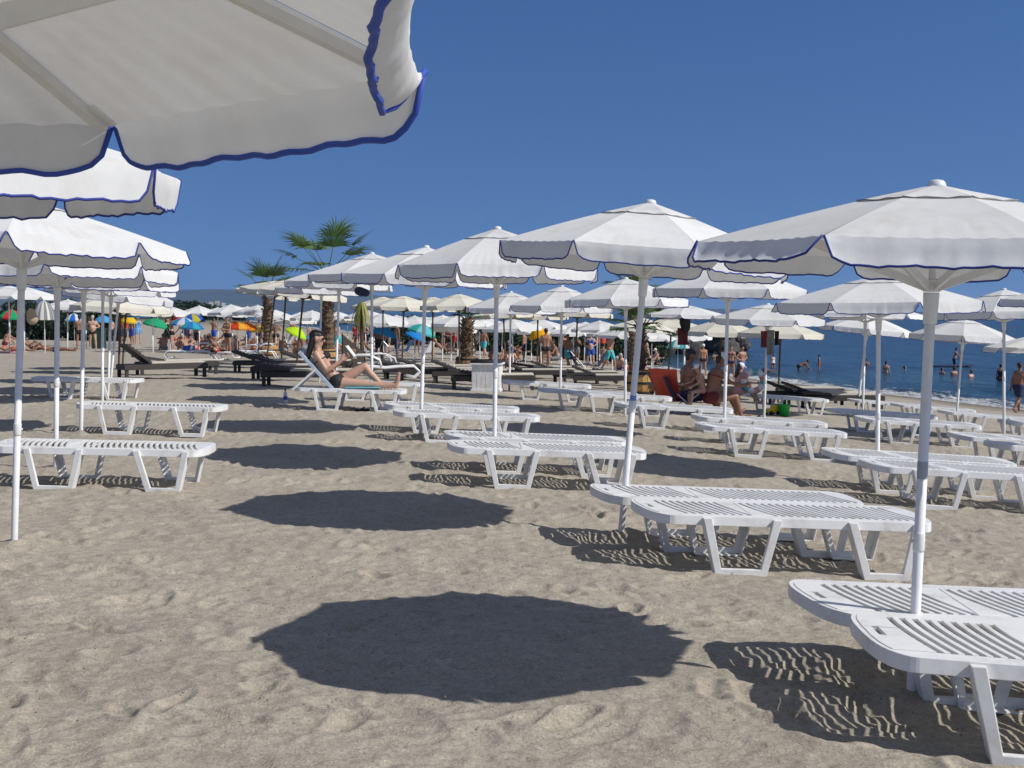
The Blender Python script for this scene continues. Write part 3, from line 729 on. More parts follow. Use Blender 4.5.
def lounger(label, pos, yaw, kind='flat', flip=False, sx=1.0, sink=.012):
    """pos = world position of the left end, middle of its width, on the ground"""
    x, y = pos[0], pos[1]; c, s = math.cos(yaw), math.sin(yaw)
    z0 = G(x + .6 * c, y + .6 * s); z1 = G(x + 1.5 * c, y + 1.5 * s); pit = -math.atan((z1 - z0) / .9)
    zl = z0 - (z1 - z0) / .9 * .6
    o = thing('sun_lounger', label, 'sun lounger', (x, y, zl - sink), 0, GL)
    zw = Gn(x - .3 * s * -1, y - .3 * c); 
    o.rotation_euler = (rnd.uniform(-.01, .01), pit, yaw)
    if flip:
        o.location = (x + LL * c * sx, y + LL * s * sx, z1 + (z1 - z0) / .9 * .34 - sink); o.rotation_euler = (0, -pit, yaw + math.pi)
    o.scale = (sx, 1, 1)
    inst(o, LK[kind]); return o
def LP(label, lx, base, yaw=2, lean=0, **k):
    """left tip px of near rail, y of the near foot line"""
    p = hit(lx, base); ya = R(yaw)
    # near rail line at p.y; centre half a width further
    pos = (p.x - LW * math.sin(ya) * 1.0, p.y + LW * math.cos(ya))
    return lounger(label, pos, ya, **k)
lounger('nearest lounger, cut off by the lower right corner, slats and handle slot visible', (1.25, 4.66), R(-10))
lounger('second nearest lounger, behind the nearest one and left of the big pole', (1.17, 5.24), R(-1))
LP('front lounger of the centre pair, right of the leaning umbrella pole', 636, 571, 3)
LP('rear lounger of the centre pair, its right end in bluish shade', 592, 549, 3)
LP('front lounger of the pair at the third middle umbrella', 441, 486, 2)
LP('rear lounger of the pair at the third middle umbrella', 438, 472, 2)
LP('front lounger of the pair at the fourth middle umbrella', 386, 441, 1)
LP('rear lounger of the pair at the fourth middle umbrella, peeking out behind', 377, 431, 1)
LP('lounger standing behind the reading woman, only its foot end showing', 318, 400, 3)
LP('first lounger on the left, crossing the pole at the left edge', -24, 488, 1, flip=False)
LP('second lounger on the left, in front of the third left pole', 64, 433, 0)
LP('third lounger on the left, farthest back of the left row', 22, 399, 0)
LP('front lounger on the right, lit side toward the camera below the flat umbrella', 866, 504, -3)
LP('lounger behind the front right one, its left end beyond a white pole', 826, 489, -3)
LP('front lounger of the pair by the seated family', 695, 454, -2)
LP('rear lounger of the pair by the seated family', 691, 442, -2)
LP('lounger whose left end hides behind the leaning centre pole', 612, 426, -2)
LP('long white lounger right of the plank bin, nearest the bin', 499, 398, -1)
LP('white lounger second from the plank bin', 535, 408, -1)
LP('white lounger third from the plank bin, below the centre pole', 566, 412, -2)
LP('lounger with shaded left end, in front of the right edge pole', 955, 462, -3)
LP('lounger cut off by the right edge, nearest at the right edge pole', 993, 474, -4)
LP('lounger lying behind the nearest pole, long and fully lit', 858, 441, -4)
LP('lounger half hidden by the one behind the nearest pole', 828, 430, -4)
LP('lounger by the water right of the nearest pole', 941, 428, -5)
LP('lounger by the water left of the nearest pole', 849, 414, -4)
LP('lounger by the water behind the other two, partly covered', 893, 419, -4)
LP('lounger by the water at the right edge', 1003, 441, -5)
LP('small lounger the child with the ring sits on', 741, 411, 2)
_rp = hit(286, 409.5); lounger('lounger with raised blue backrest under the reading woman', (_rp.x, _rp.y + LW), R(1), 'up')
RW = (_rp.x, _rp.y + LW, G(_rp.x + .9, _rp.y + LW))

# tubular white chaise with curled arms
def chaise_parts():
    mb = MB()
    for s in (-.3, .3):
        mb.tube([(0, s, .02), (.15, s, .30), (.5, s, .34), (.9, s, .30), (1.2, s, .33), (1.6, s, .34), (1.75, s, .2), (1.62, s, .06), (1.4, s, .1)], .028, 8)
    fr = mb.mesh('frame', M['plastic'], True)
    se = MB(); 
    prof = [(-.05, .78), (.25, .42), (.55, .32), (1.0, .30), (1.65, .34)]
    for i in range(14):
        t = i / 14; x = -.05 + 1.7 * t; z = np.interp(x + .04, [p[0] for p in prof], [p[1] for p in prof]); z2 = np.interp(x + .11, [p[0] for p in prof], [p[1] for p in prof])
        se.beam((x + .06, -.29, (z + z2) / 2), (x + .06, .29, (z + z2) / 2), .085, .015)
    ar = MB(); ar.tube([(.1, 0, .55), (.2, 0, .62), (.5, 0, .62), (.75, 0, .5), (.8, 0, .34)], .022, 8)
    am = ar.mesh('armrest', M['plastic'], True)
    return [('frame', fr, None), ('seat', se.mesh('seat', M['plastic']), None), ('armrest', am, None, (0, -.32, 0)), ('armrest', am, None, (0, .32, 0))]
CH = chaise_parts()
for lab, px, Y, rz in (('white curled-frame chaise the woman in green shorts stands behind', 186, 46, 3.3), ('white curled-frame chaise among the sunbathers left of the cream umbrellas', 236, 45, 3.0),
                  ('white curled-frame chaise right behind the book of the reading woman', 349, 31, .1), ('white curled-frame chaise beside the windbreak', 366, 35, .3), ('white chaise under the far umbrellas left of the small palm', 252, 50, 3.2)):
    p = gY(px, Y); inst(thing('curled_chaise', lab, 'chaise', (p.x - (0 if abs(rz) < 1 else -1), p.y, p.z), rz, 'white chaises with curled frames'), CH)

# dark wicker beds with cream cushions
def wicker_parts(back):
    f = MB(); f.box((.98, 0, .255), (1.9, .66, .11))
    f.box((.98, 0, .315), (1.86, .62, .012))
    frame = f.mesh('frame', M['wicker'], False, .008)
    lg = MB(); lg.box((0, 0, .1), (.07, .07, .2)); lm = lg.mesh('leg', M['wicker'], False, .004)
    cu = MB(); cu.box((1.24, 0, .345), (1.3, .6, .045)); cm = cu.mesh('cushion', M['cushion'], False, .02)
    b = MB(); rot = Matrix.Rotation(back, 3, 'Y'); c = Vector((.62, 0, .33))
    b.box(c + rot @ Vector((-.33, 0, .02)), (.68, .64, .05), rot)
    for i in range(7): b.box(c + rot @ Vector((-.05 - .095 * i, 0, .052)), (.05, .64, .015), rot)
    bm_ = b.mesh('backrest', M['wicker'], False, .006)
    cb = MB(); cb.box(c + rot @ Vector((-.33, 0, .078)), (.60, .56, .035), rot); cbm = cb.mesh('back_cushion', M['cushion'], False, .012)
    ps = [('frame', frame, None), ('cushion', cm, None), ('backrest', bm_, None)]
    for x in (.09, 1.86):
        for y in (-.27, .27): ps.append(('leg', lm, None, (x, y, 0)))
    return ps
WK = [wicker_parts(R(9)), wicker_parts(R(20)), wicker_parts(R(3)), wicker_parts(R(38))]
GW = 'dark wicker beds with cream cushions'
def wick(lab, px, by, k, rz=.0, Y=None):
    p = gY(px, Y) if Y else hit(px, by)
    inst(thing('wicker_bed', lab, 'sun bed', (p.x, p.y, p.z - .01), rz, GW), WK[k])
wick('dark wicker bed with raised slatted back behind the left loungers', 119, 378.5, 3, .6)
wick('dark wicker bed right of the raised one, cream cushion showing', 136, 375, 0, .5)
for lab, px, by, k in (('dark wicker bed at the foot of the smaller palm, nearest the left gap', 234, 372, 1), ('dark wicker bed left of the reading woman, in front of the smaller palm planter', 252, 379, 1),
        ('dark wicker bed just left of the raised blue backrest', 262, 386, 0), ('dark wicker bed tucked behind the head of the reading woman', 283, 372, 1),
        ('dark wicker bed at the feet of the curled chaise by the windbreak', 368, 376, 1), ('dark wicker bed under the blue cloth chair', 383, 379, 0),
        ('dark wicker bed below the teal parasol', 398, 381, 1), ('dark wicker bed under the white deck chair', 413, 377, 0), ('dark wicker bed left of the palm barrel by the bin', 432, 383, 1),
        ('dark wicker bed touching the plank bin from the left', 450, 389, 0), ('dark wicker bed right behind the plank bin', 500, 381, 1), ('dark wicker bed below the orange ball', 514, 377, 0),
        ('dark wicker bed in the middle under the far white umbrellas', 531, 380, 1), ('dark wicker bed left of the woman in blue', 552, 383, 0), ('dark wicker bed right at the feet of the woman in blue', 572, 387, 1),
        ('dark wicker bed between the woman in blue and the barrel', 594, 384, 0), ('dark wicker bed behind the red towel chair', 641, 395, 1), ('dark wicker bed right of the barrel', 655, 400, 0),
        ('dark wicker bed beside the sea, left of the pole with hung clothes', 764, 404, 1), ('dark wicker bed beside the sea with raised back', 783, 406, 1),
        ('dark wicker bed beside the sea, right end by the white loungers', 802, 408, 2), ('flat dark wicker bed beside the sea in the foreground of the swimmers', 776, 399, 2)):
    wick(lab, px, by, k, rnd.uniform(-.05, .05))

# ------------------------------------------------------------------ people
def V3(*a): return Vector(a)
def remesh(mb, vox, mat, name, smooth_it=3):
    me = mb.mesh('tmp', mat); ob = bpy.data.objects.new('tmp', me); COL.objects.link(ob)
    r = ob.modifiers.new('r', 'REMESH'); r.mode = 'VOXEL'; r.voxel_size = vox; r.use_smooth_shade = True
    s = ob.modifiers.new('s', 'SMOOTH'); s.factor = .5; s.iterations = smooth_it
    dg = bpy.context.evaluated_depsgraph_get(); dg.update()
    ev = ob.evaluated_get(dg); out = bpy.data.meshes.new_from_object(ev); out.name = name
    bpy.data.objects.remove(ob); bpy.data.meshes.remove(me)
    if not out.materials: out.materials.append(mat)
    out.shade_smooth(); return out
def ldir(p, a, s):
    p, a = R(p), R(a); return V3(math.sin(p) * math.cos(a), s * math.sin(a), -math.cos(p) * math.cos(a))
def skeleton(P):
    j = {}; tp = R(P.get('torso', 0)); U_ = V3(math.sin(tp), 0, math.cos(tp)); Fw = V3(math.cos(tp), 0, -math.sin(tp))
    j['hip'] = V3(0, 0, P.get('hip', .90)); j['U'] = U_; j['F'] = Fw
    j['waist'] = j['hip'] + U_ * .20; 
    tp2 = tp + R(P.get('curl', 0)); U2 = V3(math.sin(tp2), 0, math.cos(tp2)); F2 = V3(math.cos(tp2), 0, -math.sin(tp2))
    j['chest'] = j['waist'] + U2 * .20; j['neck'] = j['waist'] + U2 * .33; j['U2'] = U2; j['F2'] = F2
    hp = tp2 + R(P.get('head', 0)); UH = V3(math.sin(hp), 0, math.cos(hp)); FH = V3(math.cos(hp), 0, -math.sin(hp)); ty = R(P.get('turn', 0))
    FH = (FH * math.cos(ty) + V3(0, 1, 0) * math.sin(ty)).normalized()
    j['head'] = j['neck'] + UH * .175; j['UH'] = UH; j['FH'] = FH; j['SH'] = UH.cross(FH)
    for n, s in (('L', 1), ('R', -1)):
        sh = j['neck'] - U2 * .045 + V3(0, s * .165, 0); a = P['arm' + n]; f = P['fore' + n]
        j['sh' + n] = sh; j['el' + n] = sh + ldir(a[0], a[1], s) * .285; fd = ldir(f[0], f[1], s); j['wr' + n] = j['el' + n] + fd * .245; j['fd' + n] = fd
        h = j['hip'] + V3(0, s * .088, 0) - U_ * .02; t = P['thigh' + n]; c = P['shin' + n]
        j['hp' + n] = h; j['kn' + n] = h + ldir(t[0], t[1], s) * .43; j['an' + n] = j['kn' + n] + ldir(c[0], c[1], s) * .41
        fa = P.get('foot' + n, c[0] + 90); j['to' + n] = j['an' + n] + ldir(fa, 6, s) * .17
    return j
def body_mb(j, fat=0, girl=0, fingers=False):
    b = MB(); U_, Fw, U2, F2 = j['U'], j['F'], j['U2'], j['F2']; Yv = V3(0, 1, 0)
    k = 1 + fat * .25; hipw = .078 + .012 * girl
    b.cap(j['hip'] - Yv * hipw, .108 * k, j['hip'] + Yv * hipw, .108 * k)
    b.cap(j['chest'] - Yv * .092, (.112 - .012 * girl) * k, j['chest'] + Yv * .092, (.112 - .012 * girl) * k)
    sc = j['neck'] - U2 * .055; b.cap(sc - Yv * .13, .068, sc + Yv * .13, .068)
    for s in (-1, 1):
        b.cap(j['hip'] + Yv * s * .06, .1 * k, j['waist'] + Yv * s * (.055 - .01 * girl), (.092 - .012 * girl) * k)
        b.cap(j['waist'] + Yv * s * (.055 - .01 * girl), (.092 - .012 * girl) * k, j['chest'] + Yv * s * .07, .105 * k)
        b.cap(j['chest'] + Yv * s * .075, .1, sc + Yv * s * .1, .07)
        b.cap(j['hip'] + Yv * s * .07 - F2 * .045 - U_ * .04, .085 * k, j['hip'] + Yv * s * .075 - F2 * .04, .08)
        if girl: b.cap(j['chest'] + Yv * s * .078 + F2 * .075, .062, j['chest'] + Yv * s * .078 + F2 * .078, .058)
        else: b.cap(j['chest'] + Yv * s * .06 + F2 * .045 + U2 * .02, .075, j['chest'] + Yv * s * .10 + F2 * .04 + U2 * .03, .065)
    if fat: b.cap(j['waist'] + Fw * (.05 + .05 * fat), .11 + .05 * fat, j['hip'] + Fw * .05 + U_ * .06, .11 + .03 * fat)
    b.cap(j['neck'] - U2 * .04, .058, j['head'] - j['UH'] * .06, .052)
    h, UH, FH, SH = j['head'], j['UH'], j['FH'], j['SH']
    b.cap(h + UH * .035 - FH * .015, .088, h + UH * .02 + FH * .015, .082); b.cap(h - UH * .03 + FH * .02, .066, h - UH * .075 + FH * .045, .040)
    b.cap(h + FH * .085 + UH * .012, .012, h + FH * .108 - UH * .022, .017)
    for s in (-1, 1):
        b.cap(h + SH * s * .082 + UH * .012, .018, h + SH * s * .084 - UH * .02, .013)
        b.cap(h + FH * .08 + SH * s * .03 + UH * .03, .016, h + FH * .082 + SH * s * .015 + UH * .032, .014)
        b.cap(h + FH * .072 + SH * s * .016 - UH * .05, .012, h + FH * .078 - UH * .05, .013)
    for n, s in (('L', 1), ('R', -1)):
        g = 1 - .12 * girl + .15 * fat
        b.cap(j['sh' + n], .062 * g, j['sh' + n].lerp(j['el' + n], .35), .05 * g); b.cap(j['sh' + n].lerp(j['el' + n], .3), .05 * g, j['el' + n], .038 * g)
        b.cap(j['el' + n], .039 * g, j['el' + n].lerp(j['wr' + n], .3), .041 * g); b.cap(j['el' + n].lerp(j['wr' + n], .3), .041 * g, j['wr' + n], .026)
        fd = j['fd' + n]; side = fd.cross(V3(0, s, .3)).normalized() if abs(fd.y) < .9 else V3(1, 0, 0); nrm = fd.cross(side).normalized()
        w = j['wr' + n]; b.cap(w, .024, w + fd * .03, .026)
        for q in (-.026, 0, .026): b.cap(w + fd * .03 + side * q * .7, .016, w + fd * .085 + side * q, .015)
        fr = .0105 if fingers else .013
        for i, ln in enumerate((.062, .075, .07, .052)):
            q = (i - 1.5) * .021; p0 = w + fd * .085 + side * q; p1 = p0 + (fd * .9 + nrm * .25 * s).normalized() * ln * .5; p2 = p1 + (fd * .7 + nrm * .6 * s).normalized() * ln * .5
            b.cap(p0, fr, p1, fr * .95); b.cap(p1, fr * .95, p2, fr * .8)
        p0 = w + fd * .03 + side * -.03; p1 = p0 + (fd * .7 - side * .6).normalized() * .04; b.cap(p0, .015, p1, .012); b.cap(p1, .012, p1 + (fd * .95).normalized() * .035, .010)
        gl = 1 + .05 * girl + .18 * fat
        hp_, kn, an, to = j['hp' + n], j['kn' + n], j['an' + n], j['to' + n]
        b.cap(hp_, .092 * gl, hp_.lerp(kn, .4), .078 * gl); b.cap(hp_.lerp(kn, .4), .078 * gl, kn, .054 * gl)
        sd = (an - kn).normalized(); cal = sd.cross(V3(0, 1, 0)).normalized()
        b.cap(kn, .054 * gl, kn.lerp(an, .3) - cal * .012, .056 * gl); b.cap(kn.lerp(an, .3) - cal * .012, .056 * gl, an, .034)
        b.cap(an - sd * .0 + (an - to).normalized() * .03, .036, an.lerp(to, .5), .036); b.cap(an.lerp(to, .5) - V3(0, .012, 0), .033, to - V3(0, .012, 0), .024); b.cap(an.lerp(to, .5) + V3(0, .014, 0), .031, to + V3(0, .016, 0), .02)
    return b
def clothes_mb(j, kind, fat=0, girl=0):
    b = MB(); k = 1 + fat * .25; Yv = V3(0, 1, 0); e = .012; U_, F2 = j['U'], j['F2']
    if kind in ('shorts', 'briefs', 'bikini', 'dress', 'onepiece', 'long'):
        hipw = .078 + .012 * girl
        b.cap(j['hip'] - Yv * hipw, .108 * k + e, j['hip'] + Yv * hipw, .108 * k + e)
        for s in (-1, 1): b.cap(j['hip'] + Yv * s * .07 - F2 * .045 - U_ * .04, .085 * k + e, j['hip'] + Yv * s * .075 - F2 * .04, .08 + e)
    fr = {'shorts': .62, 'briefs': .10, 'bikini': 0, 'dress': .45, 'onepiece': .05, 'long': .95}.get(kind, 0)
    if fr:
        for n in 'LR':
            a = j['hp' + n]; gl = 1 + .05 * girl + .18 * fat; ee = e if kind in ('briefs', 'bikini', 'onepiece') else .022
            b.cap(a, .092 * gl + ee, a.lerp(j['kn' + n], fr), (.092 - .03 * fr) * gl + ee)
    if kind in ('dress', 'onepiece', 'top'):
        for s in (-1, 1):
            b.cap(j['hip'] + Yv * s * .06, .1 * k + e, j['waist'] + Yv * s * .05, .088 * k + e); b.cap(j['waist'] + Yv * s * .05, .088 * k + e, j['chest'] + Yv * s * .07, .105 * k + e)
            b.cap(j['chest'] + Yv * s * .078 + F2 * .075, .062 + e, j['chest'] + Yv * s * .078 + F2 * .078, .058 + e)
            if kind != 'onepiece': b.cap(j['chest'] + Yv * s * .08, .1 + e, j['neck'] - j['U2'] * .06 + Yv * s * .09, .06 + e)
    return b
def bra_mb(j):
    b = MB(); Yv = V3(0, 1, 0); F2 = j['F2']
    for s in (-1, 1): b.cap(j['chest'] + Yv * s * .078 + F2 * .08, .064, j['chest'] + Yv * s * .078 + F2 * .084, .060)
    pts = [j['chest'] + F2 * (.118 * math.cos(t)) + Yv * (.212 * math.sin(t)) - j['U2'] * .01 for t in [2 * math.pi * i / 24 for i in range(25)]]
    b.tube(pts, .012, 6); return b
def hair_mb(j, long=False, bun=False, cap_=False):
    h, UH, FH, SH = j['head'], j['UH'], j['FH'], j['SH']; b = MB()
    b.cap(h + UH * .048 - FH * .03, .092, h + UH * .05 + FH * .012, .080); b.cap(h - FH * .045 + UH * .03, .075, h - FH * .04 - UH * .03, .06)
    if long:
        for s in (-1, 0, 1): b.cap(h - FH * .06 + SH * s * .05, .045, h - FH * .10 + SH * s * .05 - UH * .20, .036); b.cap(h - FH * .10 + SH * s * .05 - UH * .20, .036, h - FH * .115 + SH * s * .045 - UH * .31, .02)
    if bun: b.cap(h - FH * .09 + UH * .09, .045, h - FH * .1 + UH * .1, .045)
    return b
def cap_mb(j, back=False):
    h, UH, FH, SH = j['head'], j['UH'], j['FH'], j['SH']; f = -FH if back else FH; b = MB()
    b.cap(h + UH * .062 - FH * .012, .097, h + UH * .066 + FH * .008, .093); b.cap(h + UH * .05 + f * .08 - SH * .035, .014, h + UH * .035 + f * .17 - SH * .03, .012); b.cap(h + UH * .05 + f * .08 + SH * .035, .014, h + UH * .035 + f * .17 + SH * .03, .012); b.cap(h + UH * .05 + f * .08, .016, h + UH * .036 + f * .18, .013)
    return b
def straighthat_mb(j):
    h, UH = j['head'], j['UH']; b = MB(); b.cap(h + UH * .06, .095, h + UH * .09, .085)
    pts = [h + UH * .06 + (j['FH'] * math.cos(t) + j['SH'] * math.sin(t)) * .14 for t in [2 * math.pi * i / 20 for i in range(21)]]; b.tube(pts, .03, 6); return b
def legs(t1, s1, t2=None, s2=None, ab=4): return dict(thighL=(t1, ab), shinL=(s1, ab * .5), thighR=(t2 if t2 is not None else t1, ab), shinR=(s2 if s2 is not None else s1, ab * .5))
def arms(a1, f1, a2=None, f2=None, ab=10): return dict(armL=(a1, ab), foreL=(f1, ab * .4), armR=(a2 if a2 is not None else a1, ab), foreR=(f2 if f2 is not None else f1, ab * .4))
POSES = {
 'stand': dict(hip=.90, **legs(2, -2, -3, -6), **arms(-4, 10, 6, 18)),
 'akimbo': dict(hip=.90, armL=(-14, 36), foreL=(45, -55), armR=(-14, 36), foreR=(40, -50), **legs(3, -3, -4, -7, 6)),
 'fold': dict(hip=.90, torso=2, armL=(20, 14), foreL=(100, -35), armR=(24, 14), foreR=(105, -35), **legs(2, -3, -3, -5)),
 'walk': dict(hip=.88, torso=4, **legs(24, 6, -16, -42), **arms(-22, -6, 20, 36)),
 'bend': dict(hip=.88, torso=58, curl=14, head=-20, **legs(6, -6, 0, -10), **arms(38, 50, 28, 40)),
 'sit': dict(hip=.12, torso=10, curl=8, **legs(84, 8, 78, 2), **arms(28, 68, 36, 74)),
 'sitground': dict(hip=.11, torso=14, curl=18, **legs(128, 22, 122, 30, 8), **arms(48, 92, 52, 88)),
 'lie': dict(hip=.12, torso=-84, head=6, **legs(88, 86, 96, 78, 5), **arms(80, 88, 76, 92, 22), footL=150, footR=150),
 'recline': dict(hip=.12, torso=-46, head=18, **legs(90, 84, 128, 36, 5), **arms(38, 120, 44, 124), footL=160),
 'kneel': dict(hip=.48, torso=12, **legs(8, -84, 4, -86), **arms(30, 55, 42, 70), footL=-85, footR=-85),
 'armout': dict(hip=.90, torso=0, armL=(84, 60), foreL=(86, 55), armR=(10, 14), foreR=(30, 5), **legs(3, -3, -2, -5)),
}
PM = {}
def pmesh(pose, what, vox=.02, fat=0, girl=0):
    key = (pose, what, fat, girl)
    if key in PM: return PM[key]
    j = skeleton(POSES[pose])
    mb = {'body': lambda: body_mb(j, fat, girl, vox < .014), 'hair': lambda: hair_mb(j), 'hair_long': lambda: hair_mb(j, True), 'hair_bun': lambda: hair_mb(j, False, True), 'cap': lambda: cap_mb(j), 'cap_back': lambda: cap_mb(j, True),
          'straw': lambda: straighthat_mb(j), 'bra': lambda: bra_mb(j)}.get(what, lambda: clothes_mb(j, what, fat, girl))()
    PM[key] = remesh(mb, vox if what == 'body' else max(.010, vox * .7), M['skin1'], what); return PM[key]
NM = {'body': 'body', 'hair': 'hair', 'hair_long': 'hair', 'hair_bun': 'hair', 'cap': 'cap', 'cap_back': 'cap', 'straw': 'sun_hat', 'bra': 'bikini_top', 'briefs': 'swim_briefs', 'bikini': 'bikini_bottom', 'shorts': 'swim_shorts', 'dress': 'dress', 'onepiece': 'swimsuit', 'top': 'top', 'long': 'trousers'}
def person(label, pos, face, pose, skin='skin2', hair=('hair', 'hair'), wear=(), sc=1.0, fat=0, girl=0, vox=.02, group=None):
    o = thing('person', label, 'person', pos, R(face), group, scale=sc)
    b = link('body', pmesh(pose, 'body', vox, fat, girl), o); omat(b, M[skin])
    for w, m in ([hair] if hair else []) + list(wear):
        c = link(NM[w], pmesh(pose, w, vox, fat, girl), b if w.startswith('hair') else o); omat(c, M[m])
    return o
def P_(label, px, by, face, pose, Y=None, dz=0, **k):
    p = gY(px, Y) if Y else hit(px, by); p.z += dz; return person(label, p, face, pose, **k)

# reading woman
POSES['reader'] = dict(hip=.115, torso=-40, curl=8, head=36, thighR=(87, 2), shinR=(90, 1), thighL=(122, 3), shinL=(42, 2), armR=(34, 10), foreR=(126, -6), armL=(48, 10), foreL=(130, -6), footR=165, footL=95)
wr = person('woman in a black bikini reclining on the lounger and reading a book', (RW[0] + .76, RW[1], RW[2] + LH - .04), 0, 'reader', 'skin1', ('hair_long', 'hair'), (('bra', 'black_cloth'), ('bikini', 'black_cloth')), sc=1.10, girl=1, vox=.011)
jr = skeleton(POSES['reader']); sgl = MB()
for s in (-1, 1): sgl.cap(jr['head'] + jr['FH'] * .098 + jr['SH'] * s * .032 + jr['UH'] * .012, .020, jr['head'] + jr['FH'] * .095 + jr['SH'] * s * .046 + jr['UH'] * .012, .017)
link('sunglasses', sgl.mesh('sunglasses', M['black_cloth'], True), wr)
bk = MB(); hb = wr.location + (jr['wrL'] * .5 + jr['wrR'] * .5) * 1.10 + Vector((.07, 0, .09))
t = thing('open_book', 'open paperback held up by the reading woman', 'book', hb, 0)
for s in (-1, 1):
    m_ = MB(); rot = Euler((R(18 * s), R(52), 0)).to_matrix(); m_.box(rot @ Vector((0, s * .075, 0)), (.21, .145, .014), rot)
    link('page_block', m_.mesh('page_block', M['paper'], False, .003), t)
cv = MB()
for s in (-1, 1): rot = Euler((R(18 * s), R(52), 0)).to_matrix(); cv.box(rot @ Vector((0, s * .076, -.010)), (.216, .15, .004), rot)
link('cover', cv.mesh('cover', M['grey_cloth']), t)
tw = MB(); tw.box((0, 0, 0), (.55, .56, .012)); to = link('beach_towel', tw.mesh('beach_towel', M['aqua_towel'], False, .005)); to.location = (RW[0] + 1.18, RW[1], RW[2] + LH + .002)
tag(to, 'aqua towel spread on the seat under the reading woman', 'towel')
pbt = hit(285.5, 404); bo = thing('water_bottle', 'small clear water bottle standing in the shade left of the reading woman', 'bottle', pbt)
mb = MB(); mb.lathe([(.032, 0), (.034, .02), (.034, .15), (.028, .18), (.013, .21), (.013, .225)], 12); link('bottle_body', mb.mesh('bottle_body', M['water_bottle'], True), bo)
mb = MB(); mb.lathe([(.015, .226), (.015, .25)], 10); link('cap', mb.mesh('cap', M['navy_cloth'], True), bo); mb = MB(); mb.lathe([(.0348, .07), (.0348, .13)], 12, capb=False, capt=False); link('label', mb.mesh('label', M['blue_cloth'], True), bo)
psd = hit(358, 411)
for i in range(2):
    mb = MB(); mb.box((0, 0, .012), (.25, .09, .02)); mb.tube([(.0, -.045, .02), (.05, 0, .055), (.0, .045, .02)], .012, 6)
    o = link('flip_flop', mb.mesh('flip_flop', M['black_cloth'], False, .005)); o.location = psd + Vector((i * .14 - .1, i * .1, 0)); o.rotation_euler.z = .4 - i * .5
    tag(o, ('left' if i == 0 else 'right') + ' black flip flop on the sand in front of the reading woman', 'sandal', 'flip flops by the reading woman')

# seated family
pf = hit(694, 414); yF = pf.y
ch = thing('folding_armchair', 'blue folding armchair with steel frame holding the big seated man', 'chair', (pf.x - .25, yF, pf.z), 0, scale=(1, 1, .66))
for s in (-1, 1):
    mb = MB(); mb.beam((-.2, s * .27, 0), (.3, s * .27, .60), .022); link('leg', mb.mesh('leg', M['steel']), ch); mb = MB(); mb.beam((.32, s * .25, 0), (-.1, s * .25, .60), .022); link('leg', mb.mesh('leg', M['steel']), ch)
    mb = MB(); mb.box((.10, s * .29, .62), (.5, .05, .03)); link('armrest', mb.mesh('armrest', M['navy_cloth'], False, .008), ch)
mb = MB(); mb.box((.12, 0, .40), (.48, .50, .03)); link('seat', mb.mesh('seat', M['navy_cloth'], False, .01), ch)
mb = MB(); rot = Matrix.Rotation(R(-17), 3, 'Y'); mb.box(Vector((-.22, 0, .74)), (.035, .50, .66), rot); link('backrest', mb.mesh('backrest', M['navy_cloth'], False, .012), ch)
POSES['armchair'] = dict(hip=.12, torso=-6, curl=12, head=6, **legs(101, 27, 98, 22, 7), **arms(30, 62, 40, 84))
person('big tanned man sitting in the folding armchair with his back to the red towel', (pf.x - .12, yF, pf.z + .235), 4, 'armchair', 'skin3', ('hair', 'hair'), (('shorts', 'navy_cloth'),), 1.03, fat=.8, vox=.014)
POSES['leanside'] = dict(hip=.12, torso=2, curl=16, head=8, **legs(100, 24, 94, 16, 6), **arms(40, 84, 44, 80))
person('tanned woman in maroon top and white visor cap sitting beside the armchair', (pf.x + .27, yF - .3, pf.z + .22), 12, 'leanside', 'skin3', ('hair_bun', 'hair'), (('cap_back', 'white_cloth'), ('bra', 'maroon_cloth'), ('bikini', 'maroon_cloth')), 1.0, fat=.4, girl=1, vox=.014)
person('small child in a white cap sitting on the lap of the big man', (pf.x + .12, yF - .22, pf.z + .40), 200, 'sit', 'skin1', ('hair', 'hairbrown'), (('cap', 'white_cloth'), ('briefs', 'pink_cloth')), .58, vox=.018)
pk = hit(738, 411); person('child in a white cap sitting on a lounger edge and reaching for a swim ring', (pk.x, pk.y - .1, pk.z + .33), 15, 'armchair', 'skin1', ('hair_long', 'hair'), (('cap', 'white_cloth'), ('onepiece', 'pink_cloth')), .68, vox=.016)
ri = thing('swim_ring', 'pastel striped swim ring held out by the sitting child', 'swim ring', atY(753.5, 381, pk.y - .2), .12)
ring_m = MB(); cols = ['pink_cloth', 'white_cloth', 'aqua_towel', 'white_cloth']; n = 32
for i in range(n):
    ring_m.cur = (i // 3) % 4; a0, a1 = 2 * math.pi * i / n, 2 * math.pi * (i + 1) / n
    ring_m.tube([(.2 * math.cos(a0), 0, .2 * math.sin(a0)), (.2 * math.cos(a1), 0, .2 * math.sin(a1))], .065, 12, cap=False)
link('inflated_tube', ring_m.mesh('inflated_tube', [M[c] for c in cols], True), ri)
